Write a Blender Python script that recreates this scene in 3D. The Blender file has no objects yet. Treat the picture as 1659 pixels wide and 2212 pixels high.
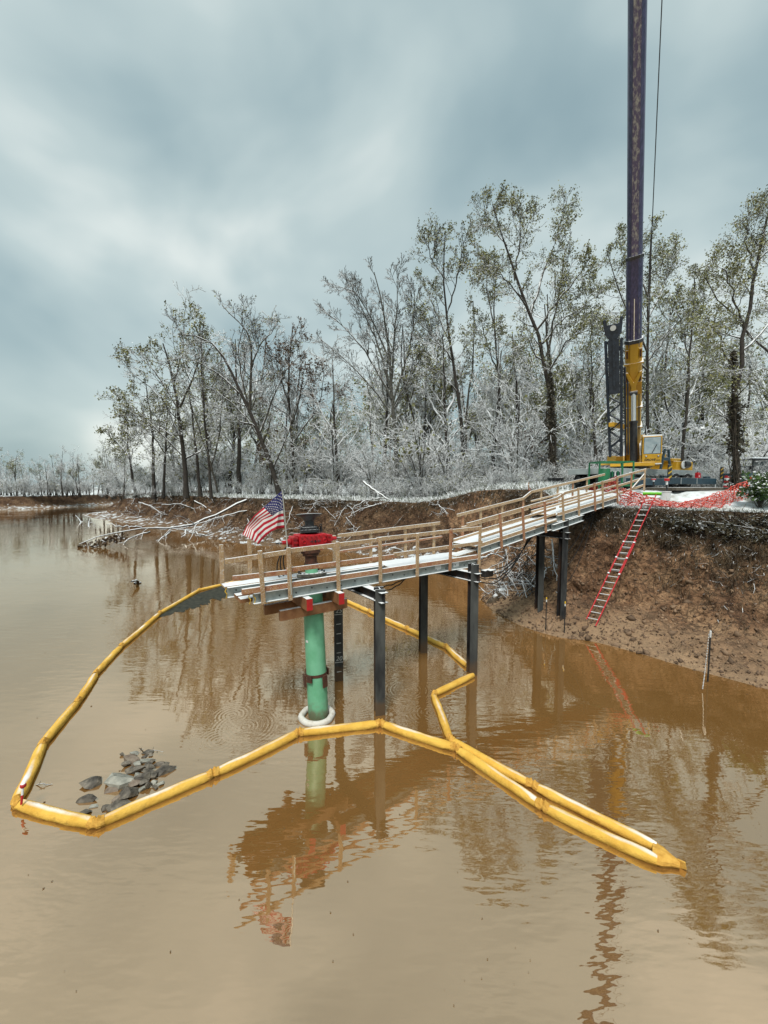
import bpy, bmesh, math, random
import numpy as np
from mathutils import Vector, Matrix, noise as mnoise

scene = bpy.context.scene
random.seed(7)

# ------------------------------------------------------------------ camera
FPX, CXP, CYP, CAMH, PITCH = 835.0, 829.5, 1106.0, 6.1, math.radians(3.84)
cam_d = bpy.data.cameras.new('camera')
cam_d.sensor_fit = 'VERTICAL'; cam_d.sensor_height = 36.0; cam_d.sensor_width = 27.0
cam_d.lens = 36.0 * FPX / 2212.0
cam_d.clip_start = 0.1; cam_d.clip_end = 4000
cam = bpy.data.objects.new('camera', cam_d)
scene.collection.objects.link(cam)
cam.location = (0, 0, CAMH)
cam.rotation_euler = (math.pi / 2 - PITCH, 0, 0)
scene.camera = cam

# ------------------------------------------------------------------ sky and sun
SUN_EL, SUN_AZ = math.radians(58), math.radians(195)      # azimuth clockwise from +Y
world = bpy.data.worlds.new('World'); scene.world = world
world.use_nodes = True
wt = world.node_tree; wt.nodes.clear()
def wn(t, **k):
    n = wt.nodes.new(t)
    for a, b in k.items(): setattr(n, a, b)
    return n
out = wn('ShaderNodeOutputWorld'); bg = wn('ShaderNodeBackground'); bg.inputs['Strength'].default_value = 0.1
sky = wn('ShaderNodeTexSky', sky_type='NISHITA', sun_disc=False)
sky.sun_elevation = SUN_EL; sky.sun_rotation = SUN_AZ; sky.air_density = 1.5; sky.dust_density = 3.0
tc = wn('ShaderNodeTexCoord')
mp = wn('ShaderNodeMapping'); mp.inputs['Location'].default_value = (3.1, 1.2, 0.0)
mp.inputs['Rotation'].default_value = (0, math.radians(25), 0); mp.inputs['Scale'].default_value = (1.0, 1.0, 1.5)
wt.links.new(tc.outputs['Generated'], mp.inputs['Vector'])
nz1 = wn('ShaderNodeTexNoise'); nz1.inputs['Scale'].default_value = 2.2; nz1.inputs['Detail'].default_value = 4.5
nz1.inputs['Roughness'].default_value = 0.42; nz1.inputs['Distortion'].default_value = 0.25
wt.links.new(mp.outputs[0], nz1.inputs['Vector'])
ramp = wn('ShaderNodeValToRGB')
cr = ramp.color_ramp
cr.elements[0].position = 0.30; cr.elements[0].color = (0.135, 0.193, 0.209, 1)
cr.elements[1].position = 0.70; cr.elements[1].color = (0.430, 0.458, 0.436, 1)
e = cr.elements.new(0.44); e.color = (0.189, 0.248, 0.258, 1)
e = cr.elements.new(0.56); e.color = (0.271, 0.325, 0.323, 1)
wt.links.new(nz1.outputs['Fac'], ramp.inputs[0])
cloud = wn('ShaderNodeVectorMath', operation='SCALE'); cloud.inputs['Scale'].default_value = 10.0
wt.links.new(ramp.outputs[0], cloud.inputs[0])
mixs = wn('ShaderNodeMix', data_type='RGBA'); mixs.inputs[0].default_value = 0.92
wt.links.new(sky.outputs[0], mixs.inputs[6]); wt.links.new(cloud.outputs[0], mixs.inputs[7])
wt.links.new(mixs.outputs[2], bg.inputs['Color']); wt.links.new(bg.outputs[0], out.inputs[0])

sun_d = bpy.data.lights.new('sun', 'SUN'); sun_d.energy = 1.5; sun_d.angle = math.radians(18); sun_d.color = (1.0, 0.96, 0.90)
sun = bpy.data.objects.new('sun', sun_d); scene.collection.objects.link(sun)
sd = Vector((math.sin(SUN_AZ) * math.cos(SUN_EL), math.cos(SUN_AZ) * math.cos(SUN_EL), math.sin(SUN_EL)))
sun.rotation_euler = (-sd).to_track_quat('-Z', 'Y').to_euler()

vs = scene.view_settings
vs.view_transform = 'Standard'; vs.look = 'None'; vs.gamma = 1.0; vs.exposure = 1.0; vs.use_curve_mapping = False
scene.cycles.use_denoising = True
scene.cycles.max_bounces = 4; scene.cycles.diffuse_bounces = 2; scene.cycles.glossy_bounces = 2
scene.cycles.transmission_bounces = 3; scene.cycles.caustics_reflective = False; scene.cycles.caustics_refractive = False

# ------------------------------------------------------------------ survey helpers (photo pixel -> world point at a given height or depth)
def _ray(px, py):
    x = (px - CXP) / FPX; y = (CYP - py) / FPX
    return Vector((x, math.cos(PITCH) + y * math.sin(PITCH), -math.sin(PITCH) + y * math.cos(PITCH)))
def atz(px, py, z=0.0):
    r = _ray(px, py); t = (z - CAMH) / r.z
    return Vector((r.x * t, r.y * t, z))
def aty(px, py, Y):
    r = _ray(px, py); t = Y / r.y
    return Vector((r.x * t, Y, CAMH + r.z * t))

# ------------------------------------------------------------------ object helpers
COL = scene.collection
def tag(o, label=None, cat=None, group=None, kind=None):
    if label: o['label'] = label
    if cat: o['category'] = cat
    if group: o['group'] = group
    if kind: o['kind'] = kind
    return o
def thing(name, loc, label, cat, group=None):
    o = bpy.data.objects.new(name, None); COL.objects.link(o)
    o.location = loc; o.empty_display_size = 0.2
    return tag(o, label, cat, group, 'thing')
def link(name, me, parent=None, mats=()):
    o = bpy.data.objects.new(name, me); COL.objects.link(o)
    for m in mats:
        if m.name not in [x.name for x in me.materials if x]: me.materials.append(m)
    if parent is not None:
        o.parent = parent
        if parent.type == 'EMPTY': o.matrix_parent_inverse = Matrix.Translation(-Vector(parent.location))   # parts are modelled in world space
    return o

class MB:
    def __init__(s): s.v = []; s.f = []; s.m = []; s.mi = 0
    def add(s, vs_, fs):
        b = len(s.v); s.v += [tuple(x) for x in vs_]
        for f in fs: s.f.append(tuple(i + b for i in f)); s.m.append(s.mi)
        return s
    def box(s, c, d, ax=(1, 0, 0), ay=(0, 1, 0), az=(0, 0, 1)):
        c = Vector(c); ax = Vector(ax).normalized() * d[0] / 2; ay = Vector(ay).normalized() * d[1] / 2; az = Vector(az).normalized() * d[2] / 2
        vs_ = [c + ax * i + ay * j + az * k for k in (-1, 1) for j in (-1, 1) for i in (-1, 1)]
        return s.add(vs_, [(0, 2, 3, 1), (4, 5, 7, 6), (0, 1, 5, 4), (2, 6, 7, 3), (0, 4, 6, 2), (1, 3, 7, 5)])
    def beam(s, p0, p1, w, h, up=(0, 0, 1)):
        p0 = Vector(p0); p1 = Vector(p1); d = p1 - p0; L = d.length; d.normalize()
        side = d.cross(Vector(up))
        if side.length < 1e-4: side = d.cross(Vector((1, 0, 0)))
        side.normalize(); u2 = side.cross(d)
        return s.box((p0 + p1) / 2, (L, w, h), d, side, u2)
    def tube(s, pts, r, n=8, cap=True, phase=0.0):
        pts = [Vector(p) for p in pts]; k = len(pts)
        rs = r if isinstance(r, (list, tuple)) else [r] * k
        ref = Vector((0, 0, 1)); vs_ = []
        for i in range(k):
            t = (pts[min(i + 1, k - 1)] - pts[max(i - 1, 0)]).normalized()
            a = t.cross(ref)
            if a.length < 0.15: a = t.cross(Vector((1, 0, 0)))
            a.normalize(); b = a.cross(t)
            for j in range(n):
                g = 2 * math.pi * j / n + phase
                vs_.append(pts[i] + a * (rs[i] * math.cos(g)) + b * (rs[i] * math.sin(g)))
        fs = [(i * n + j, i * n + (j + 1) % n, (i + 1) * n + (j + 1) % n, (i + 1) * n + j) for i in range(k - 1) for j in range(n)]
        if cap: fs += [tuple(range(n - 1, -1, -1)), tuple(range((k - 1) * n, k * n))]
        return s.add(vs_, fs)
    def ring(s, c, R, r, nrm=(0, 0, 1), n=28, m=8):
        c = Vector(c); nrm = Vector(nrm).normalized(); a = nrm.orthogonal().normalized(); b = nrm.cross(a)
        vs_ = []
        for i in range(n):
            g = 2 * math.pi * i / n; d = a * math.cos(g) + b * math.sin(g)
            for j in range(m):
                h = 2 * math.pi * j / m
                vs_.append(c + d * (R + r * math.cos(h)) + nrm * (r * math.sin(h)))
        fs = [(i * m + j, ((i + 1) % n) * m + j, ((i + 1) % n) * m + (j + 1) % m, i * m + (j + 1) % m) for i in range(n) for j in range(m)]
        return s.add(vs_, fs)
    def prism(s, poly, o, ax, ay, depth, dz):          # polygon in the ax/ay plane, extruded along dz
        o = Vector(o); ax = Vector(ax); ay = Vector(ay); dz = Vector(dz).normalized() * depth; n = len(poly)
        vs_ = [o + ax * x + ay * y for x, y in poly] + [o + ax * x + ay * y + dz for x, y in poly]
        fs = [tuple(range(n - 1, -1, -1)), tuple(range(n, 2 * n))] + [(i, (i + 1) % n, n + (i + 1) % n, n + i) for i in range(n)]
        return s.add(vs_, fs)
    def build(s, name, mat, parent=None, bevel=0, smooth=False):
        me = bpy.data.meshes.new(name); me.from_pydata(s.v, [], s.f)
        ms = mat if isinstance(mat, (list, tuple)) else [mat]
        for m in ms: me.materials.append(m)
        if len(ms) > 1: me.polygons.foreach_set('material_index', s.m)
        bm = bmesh.new(); bm.from_mesh(me); bmesh.ops.recalc_face_normals(bm, faces=bm.faces); bm.to_mesh(me); bm.free()
        if smooth: me.polygons.foreach_set('use_smooth', [True] * len(me.polygons))
        me.update()
        o = link(name, me, parent)
        if smooth:
            try: me.set_sharp_from_angle(angle=math.radians(40))
            except Exception: pass
        if bevel:
            b = o.modifiers.new('bevel', 'BEVEL'); b.width = bevel; b.segments = 2; b.limit_method = 'ANGLE'
        return o

def np_mesh(name, V, F, mats, smooth=False, fm=None):
    """mesh from numpy vertices and an (n,3) or (n,4) face array (or a list of such arrays)"""
    Fs = F if isinstance(F, list) else [F]
    me = bpy.data.meshes.new(name)
    V = np.asarray(V, dtype=np.float32)
    me.vertices.add(len(V)); me.vertices.foreach_set('co', V.ravel())
    loops = np.concatenate([f.ravel() for f in Fs]).astype(np.int32)
    tot = np.concatenate([np.full(len(f), f.shape[1], np.int32) for f in Fs])
    start = np.concatenate([[0], np.cumsum(tot)[:-1]]).astype(np.int32)
    me.loops.add(len(loops)); me.loops.foreach_set('vertex_index', loops)
    me.polygons.add(len(tot)); me.polygons.foreach_set('loop_start', start)
    if smooth: me.polygons.foreach_set('use_smooth', np.ones(len(tot), dtype=bool))
    for m in mats: me.materials.append(m)
    if fm is not None: me.polygons.foreach_set('material_index', np.asarray(fm, dtype=np.int32))
    me.update(calc_edges=True); me.validate(verbose=False)
    return me

# ------------------------------------------------------------------ materials
def mat(name, col, col2=None, scale=4.0, detail=4.0, rough=0.65, metal=0.0, bump=0.0, bscale=30.0, snow=None, snow_noise=0.5, snow_scale=6.0,
        frost=0.0, spec=0.4, lo=0.35, hi=0.65, col3=None, stretch=None, snowcol=(0.86, 0.89, 0.90), island=0.0, mud=0.0):
    m = bpy.data.materials.new(name); m.use_nodes = True
    nt = m.node_tree; N = nt.nodes; L = nt.links
    p = N['Principled BSDF']
    p.inputs['Roughness'].default_value = rough; p.inputs['Metallic'].default_value = metal
    p.inputs['Specular IOR Level'].default_value = spec
    tcn = N.new('ShaderNodeTexCoord'); src = tcn.outputs['Object']
    if stretch:
        mpn = N.new('ShaderNodeMapping'); mpn.inputs['Scale'].default_value = stretch
        L.new(src, mpn.inputs['Vector']); src = mpn.outputs[0]
    c = None
    if col2 is not None:
        nz = N.new('ShaderNodeTexNoise'); nz.inputs['Scale'].default_value = scale; nz.inputs['Detail'].default_value = detail
        nz.inputs['Roughness'].default_value = 0.62
        L.new(src, nz.inputs['Vector'])
        rp = N.new('ShaderNodeValToRGB'); rp.color_ramp.elements[0].position = lo; rp.color_ramp.elements[1].position = hi
        rp.color_ramp.elements[0].color = (*col, 1); rp.color_ramp.elements[1].color = (*col2, 1)
        if col3 is not None:
            e_ = rp.color_ramp.elements.new((lo + hi) / 2); e_.color = (*col3, 1)
        L.new(nz.outputs['Fac'], rp.inputs[0]); c = rp.outputs[0]
    else:
        rgb = N.new('ShaderNodeRGB'); rgb.outputs[0].default_value = (*col, 1); c = rgb.outputs[0]
    if island:
        gi = N.new('ShaderNodeNewGeometry'); hs = N.new('ShaderNodeHueSaturation')
        mr = N.new('ShaderNodeMapRange'); mr.inputs['To Min'].default_value = 1 - island; mr.inputs['To Max'].default_value = 1 + island
        L.new(gi.outputs['Random Per Island'], mr.inputs[0]); L.new(mr.outputs[0], hs.inputs['Value']); L.new(c, hs.inputs['Color']); c = hs.outputs[0]
    if mud:      # dried silt left by higher water, ragged upper edge
        gm = N.new('ShaderNodeNewGeometry'); sm = N.new('ShaderNodeSeparateXYZ'); L.new(gm.outputs['Position'], sm.inputs[0])
        nm = N.new('ShaderNodeTexNoise'); nm.inputs['Scale'].default_value = 6; nm.inputs['Detail'].default_value = 5; L.new(tcn.outputs['Object'], nm.inputs['Vector'])
        mm = N.new('ShaderNodeMath'); mm.operation = 'MULTIPLY_ADD'; mm.inputs[1].default_value = -0.7; L.new(nm.outputs['Fac'], mm.inputs[0]); L.new(sm.outputs['Z'], mm.inputs[2])
        mq = N.new('ShaderNodeMapRange'); mq.inputs['From Min'].default_value = mud - 0.35; mq.inputs['From Max'].default_value = mud - 0.05; mq.inputs['To Min'].default_value = 0.8; mq.inputs['To Max'].default_value = 0.0; L.new(mm.outputs[0], mq.inputs[0])
        mo = N.new('ShaderNodeMix'); mo.data_type = 'RGBA'; mo.inputs[7].default_value = (0.12, 0.075, 0.04, 1); L.new(mq.outputs[0], mo.inputs[0]); L.new(c, mo.inputs[6]); c = mo.outputs[2]
    if snow is not None or frost:
        ge = N.new('ShaderNodeNewGeometry'); sx = N.new('ShaderNodeSeparateXYZ'); L.new(ge.outputs['Normal'], sx.inputs[0])
        n2 = N.new('ShaderNodeTexNoise'); n2.inputs['Scale'].default_value = snow_scale; n2.inputs['Detail'].default_value = 3
        L.new(tcn.outputs['Object'], n2.inputs['Vector'])
        ma = N.new('ShaderNodeMath'); ma.operation = 'MULTIPLY_ADD'; ma.inputs[1].default_value = snow_noise
        L.new(n2.outputs['Fac'], ma.inputs[0]); L.new(sx.outputs['Z'], ma.inputs[2])
        mr2 = N.new('ShaderNodeMapRange'); mr2.interpolation_type = 'SMOOTHSTEP'
        s0 = (snow if snow is not None else 0.7) + snow_noise * 0.5
        mr2.inputs['From Min'].default_value = s0 - 0.1; mr2.inputs['From Max'].default_value = s0 + 0.1
        L.new(ma.outputs[0], mr2.inputs[0]); fac = mr2.outputs[0]
        if frost:
            n3 = N.new('ShaderNodeTexNoise'); n3.inputs['Scale'].default_value = 55; n3.inputs['Detail'].default_value = 2
            L.new(tcn.outputs['Object'], n3.inputs['Vector'])
            m3 = N.new('ShaderNodeMapRange'); m3.inputs['From Min'].default_value = 0.56; m3.inputs['From Max'].default_value = 0.70; m3.inputs['To Max'].default_value = frost
            L.new(n3.outputs['Fac'], m3.inputs[0])
            mx0 = N.new('ShaderNodeMath'); mx0.operation = 'MAXIMUM'; L.new(fac, mx0.inputs[0]); L.new(m3.outputs[0], mx0.inputs[1]); fac = mx0.outputs[0]
        mx = N.new('ShaderNodeMix'); mx.data_type = 'RGBA'; mx.inputs[7].default_value = (*snowcol, 1)
        L.new(fac, mx.inputs[0]); L.new(c, mx.inputs[6]); c = mx.outputs[2]
        mrr = N.new('ShaderNodeMapRange'); mrr.inputs['To Min'].default_value = rough; mrr.inputs['To Max'].default_value = 0.85
        L.new(fac, mrr.inputs[0]); L.new(mrr.outputs[0], p.inputs['Roughness'])
        if metal:
            mrm = N.new('ShaderNodeMapRange'); mrm.inputs['To Min'].default_value = metal; mrm.inputs['To Max'].default_value = 0.0
            L.new(fac, mrm.inputs[0]); L.new(mrm.outputs[0], p.inputs['Metallic'])
    L.new(c, p.inputs['Base Color'])
    if bump:
        nb = N.new('ShaderNodeTexNoise'); nb.inputs['Scale'].default_value = bscale; nb.inputs['Detail'].default_value = 5; nb.inputs['Roughness'].default_value = 0.65
        L.new(src, nb.inputs['Vector'])
        bp = N.new('ShaderNodeBump'); bp.inputs['Strength'].default_value = min(1.0, bump); bp.inputs['Distance'].default_value = 0.03 * max(1.0, bump)
        L.new(nb.outputs['Fac'], bp.inputs['Height']); L.new(bp.outputs[0], p.inputs['Normal'])
    return m

MT = {}
MT['wood'] = mat('sawn_lumber', (0.52, 0.36, 0.19), (0.38, 0.225, 0.105), scale=7, detail=6, rough=0.75, bump=0.4, bscale=60, snow=0.45, frost=0.85, snow_noise=0.6, snow_scale=14)
MT['wood_red'] = mat('reddish_lumber', (0.34, 0.125, 0.055), (0.45, 0.25, 0.12), scale=7, rough=0.75, bump=0.3, bscale=60, snow=0.5, frost=0.45, snow_noise=0.6, snow_scale=14)
MT['timber'] = mat('brown_timber', (0.20, 0.085, 0.035), (0.28, 0.14, 0.06), scale=6, rough=0.7, bump=0.4, bscale=40, snow=0.6)
MT['redpaint'] = mat('red_painted_end', (0.55, 0.02, 0.025), (0.42, 0.02, 0.02), scale=8, rough=0.5, snow=0.7)
MT['snow'] = mat('fresh_snow', (0.80, 0.84, 0.86), (0.70, 0.75, 0.78), scale=3, rough=0.85, bump=0.35, bscale=25)
MT['galv'] = mat('galvanised_steel', (0.34, 0.38, 0.37), (0.24, 0.28, 0.28), scale=7, rough=0.45, metal=0.35, snow=0.6, snow_noise=0.3)
MT['bolt'] = mat('dark_bolt', (0.03, 0.03, 0.03), rough=0.6)
MT['pile'] = mat('dark_steel_pile', (0.010, 0.009, 0.009), (0.065, 0.036, 0.022), scale=3, detail=6, rough=0.75, metal=0.0, spec=0.15, bump=0.3, bscale=20, stretch=(1, 1, 0.3), col3=(0.028, 0.027, 0.028), snow=0.8, mud=0.25)
MT['pilegrey'] = mat('grey_worn_steel_face', (0.022, 0.023, 0.025), (0.10, 0.105, 0.10), scale=2.2, detail=8, rough=0.75, metal=0.0, spec=0.15, stretch=(1, 1, 0.25), snow=0.8, mud=0.25)
MT['green'] = mat('green_coated_pipe', (0.13, 0.39, 0.22), (0.18, 0.47, 0.29), scale=3, rough=0.5, bump=0.2, bscale=9, spec=0.4, mud=0.12)
MT['greend'] = mat('green_equipment_paint', (0.015, 0.17, 0.07), (0.02, 0.12, 0.05), scale=4, rough=0.45, snow=0.55)
MT['red'] = mat('red_valve_paint', (0.55, 0.012, 0.022), (0.40, 0.008, 0.014), scale=7, rough=0.35, spec=0.5)
MT['ladder'] = mat('red_fibreglass', (0.58, 0.02, 0.028), (0.46, 0.016, 0.02), scale=9, rough=0.5)
MT['alu'] = mat('aluminium_rung', (0.55, 0.56, 0.55), rough=0.4, metal=0.6, snow=0.5)
MT['black'] = mat('black_paint', (0.012, 0.013, 0.015), (0.03, 0.03, 0.032), scale=9, rough=0.4, snow=0.82)
MT['rubber'] = mat('black_rubber', (0.012, 0.012, 0.012), (0.03, 0.028, 0.026), scale=9, rough=0.75, snow=0.8)
MT['hose'] = mat('black_hose', (0.012, 0.012, 0.013), rough=0.5)
MT['rust'] = mat('rusty_steel', (0.10, 0.035, 0.018), (0.05, 0.025, 0.016), scale=10, rough=0.8, bump=0.3, bscale=50)
MT['dirtysteel'] = mat('dirty_flange_steel', (0.20, 0.19, 0.15), (0.07, 0.065, 0.055), scale=10, rough=0.6, metal=0.2, snow=0.75)
MT['foamring'] = mat('off_white_foam', (0.68, 0.66, 0.60), (0.45, 0.40, 0.32), scale=8, rough=0.9, bump=0.4, bscale=20, lo=0.45, hi=0.8)
MT['boom'] = mat('yellow_boom_fabric', (0.80, 0.49, 0.095), (0.62, 0.33, 0.05), scale=2.5, detail=9, rough=0.9, bump=1.0, bscale=9, spec=0.1, snow=1.03, snow_noise=0.5, snow_scale=0.9, lo=0.42, hi=0.75, mud=-0.30)
MT['boomfold'] = mat('orange_boom_fold', (0.74, 0.43, 0.09), (0.55, 0.28, 0.05), scale=10, rough=0.85, spec=0.2, bump=0.5, bscale=14)
MT['white'] = mat('white_plastic', (0.72, 0.73, 0.72), rough=0.55)
MT['pole'] = mat('grey_pole', (0.48, 0.48, 0.44), rough=0.4, metal=0.5)
MT['yellow'] = mat('crane_yellow', (0.62, 0.34, 0.022), (0.54, 0.29, 0.018), scale=3, rough=0.42, snow=0.7, spec=0.5)
MT['yellowd'] = mat('dull_yellow_steel', (0.48, 0.24, 0.015), (0.40, 0.20, 0.015), scale=3, rough=0.5, snow=0.75)
MT['navy'] = mat('blue_black_boom', (0.012, 0.016, 0.060), (0.075, 0.068, 0.18), scale=2.2, detail=7, rough=0.3, metal=0.1, lo=0.40, hi=0.78, stretch=(5, 5, 0.35), spec=0.7)
MT['navyworn'] = mat('worn_boom_face', (0.07, 0.055, 0.12), (0.50, 0.49, 0.42), scale=1.3, detail=8, rough=0.5, lo=0.47, hi=0.70, stretch=(7, 7, 0.30), spec=0.6)
MT['teal'] = mat('dark_blue_steel', (0.035, 0.075, 0.10), (0.02, 0.04, 0.055), scale=5, rough=0.5, snow=0.6)
MT['jib'] = mat('dark_navy_steel', (0.007, 0.010, 0.016), (0.02, 0.03, 0.045), scale=5, rough=0.45, snow=0.75)
MT['carrier'] = mat('grey_carrier_paint', (0.36, 0.40, 0.39), (0.28, 0.31, 0.31), scale=3, rough=0.5, snow=0.6)
MT['chrome'] = mat('chromed_rod', (0.75, 0.76, 0.77), rough=0.32, metal=1.0)
MT['glass'] = mat('cab_glass', (0.20, 0.26, 0.28), (0.45, 0.50, 0.50), scale=1.2, rough=0.08, spec=0.8)
MT['hazy'] = mat('hazard_yellow', (0.70, 0.44, 0.03), rough=0.5)
MT['net'] = mat('orange_red_netting', (0.62, 0.055, 0.03), (0.66, 0.09, 0.05), scale=3, rough=0.6, snow=0.95, snow_noise=0.6, snow_scale=12)
MT['mat_wood'] = mat('muddy_mat_timber', (0.12, 0.10, 0.075), (0.07, 0.06, 0.045), scale=3, rough=0.8, snow=0.5)
MT['crate'] = mat('crate_wood', (0.30, 0.20, 0.10), (0.20, 0.13, 0.07), scale=5, rough=0.8, snow=0.5)
MT['lime'] = mat('lime_green_sleeve', (0.16, 0.55, 0.03), rough=0.5, snow=0.85)
MT['rock'] = mat('wet_grey_rock', (0.040, 0.034, 0.027), (0.23, 0.20, 0.155), scale=6, detail=8, rough=0.6, bump=0.6, bscale=18, col3=(0.115, 0.10, 0.078), island=0.0)
MT['rockpale'] = mat('pale_grey_rock', (0.22, 0.22, 0.185), (0.40, 0.39, 0.33), scale=7, detail=8, rough=0.65, bump=0.6, bscale=18)
MT['rockred'] = mat('brown_rock', (0.12, 0.085, 0.06), (0.26, 0.21, 0.16), scale=7, detail=8, rough=0.65, bump=0.6, bscale=18)
MT['bark'] = mat('snowy_bark', (0.022, 0.019, 0.016), (0.06, 0.052, 0.043), scale=6, rough=0.9, bump=0.4, bscale=12, snow=0.52, snow_noise=0.5, snow_scale=3)
MT['barkpale'] = mat('grey_snowy_bark', (0.05, 0.05, 0.042), (0.13, 0.13, 0.11), scale=6, rough=0.9, snow=0.45, snow_noise=0.5, snow_scale=3)
MT['twig'] = mat('snow_lined_twig', (0.042, 0.038, 0.030), (0.09, 0.082, 0.065), scale=4, rough=0.9, snow=0.34, snow_noise=0.6, snow_scale=2)
MT['twigsnow'] = mat('snow_laden_twig', (0.17, 0.168, 0.14), (0.32, 0.32, 0.28), scale=4, rough=0.9, snow=-0.25, snow_noise=0.7, snow_scale=1.5)
MT['leaf'] = mat('olive_leaf', (0.11, 0.12, 0.042), (0.29, 0.285, 0.11), scale=0.6, rough=0.7, snow=0.66, snow_noise=0.3, island=0.45)
MT['leafb'] = mat('brown_oak_leaf', (0.10, 0.055, 0.03), (0.14, 0.09, 0.045), scale=0.8, rough=0.7, snow=0.75, snow_noise=0.3, island=0.45)
MT['leafg'] = mat('green_bush_leaf', (0.035, 0.09, 0.015), (0.09, 0.15, 0.035), scale=3, rough=0.6, snow=0.6, snow_noise=0.3, island=0.4)
MT['bramble'] = mat('dark_bramble_leaf', (0.025, 0.025, 0.013), (0.075, 0.06, 0.032), scale=2, rough=0.75, snow=0.93, snow_noise=0.3, island=0.5)
MT['clod'] = mat('soil_clod', (0.09, 0.055, 0.034), (0.30, 0.20, 0.125), scale=0.6, rough=0.9, island=0.35)
MT['ivy'] = mat('dark_ivy_leaf', (0.032, 0.03, 0.018), (0.085, 0.07, 0.045), scale=2, rough=0.7, snow=0.85, snow_noise=0.3, island=0.45)
MT['root'] = mat('hanging_root', (0.035, 0.024, 0.015), (0.16, 0.115, 0.068), scale=2.0, rough=0.9, snow=0.93, snow_noise=0.5, snow_scale=5, island=0.5)
MT['grass'] = mat('snowy_grass_blade', (0.28, 0.30, 0.24), (0.55, 0.58, 0.52), scale=1.0, rough=0.9, snow=0.1, snow_noise=0.7, snow_scale=2, island=0.35)
MT['slick'] = mat('grey_scum', (0.030, 0.033, 0.028), (0.075, 0.075, 0.06), scale=5, rough=0.95, bump=0.5, bscale=9, spec=0.05)

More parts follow.
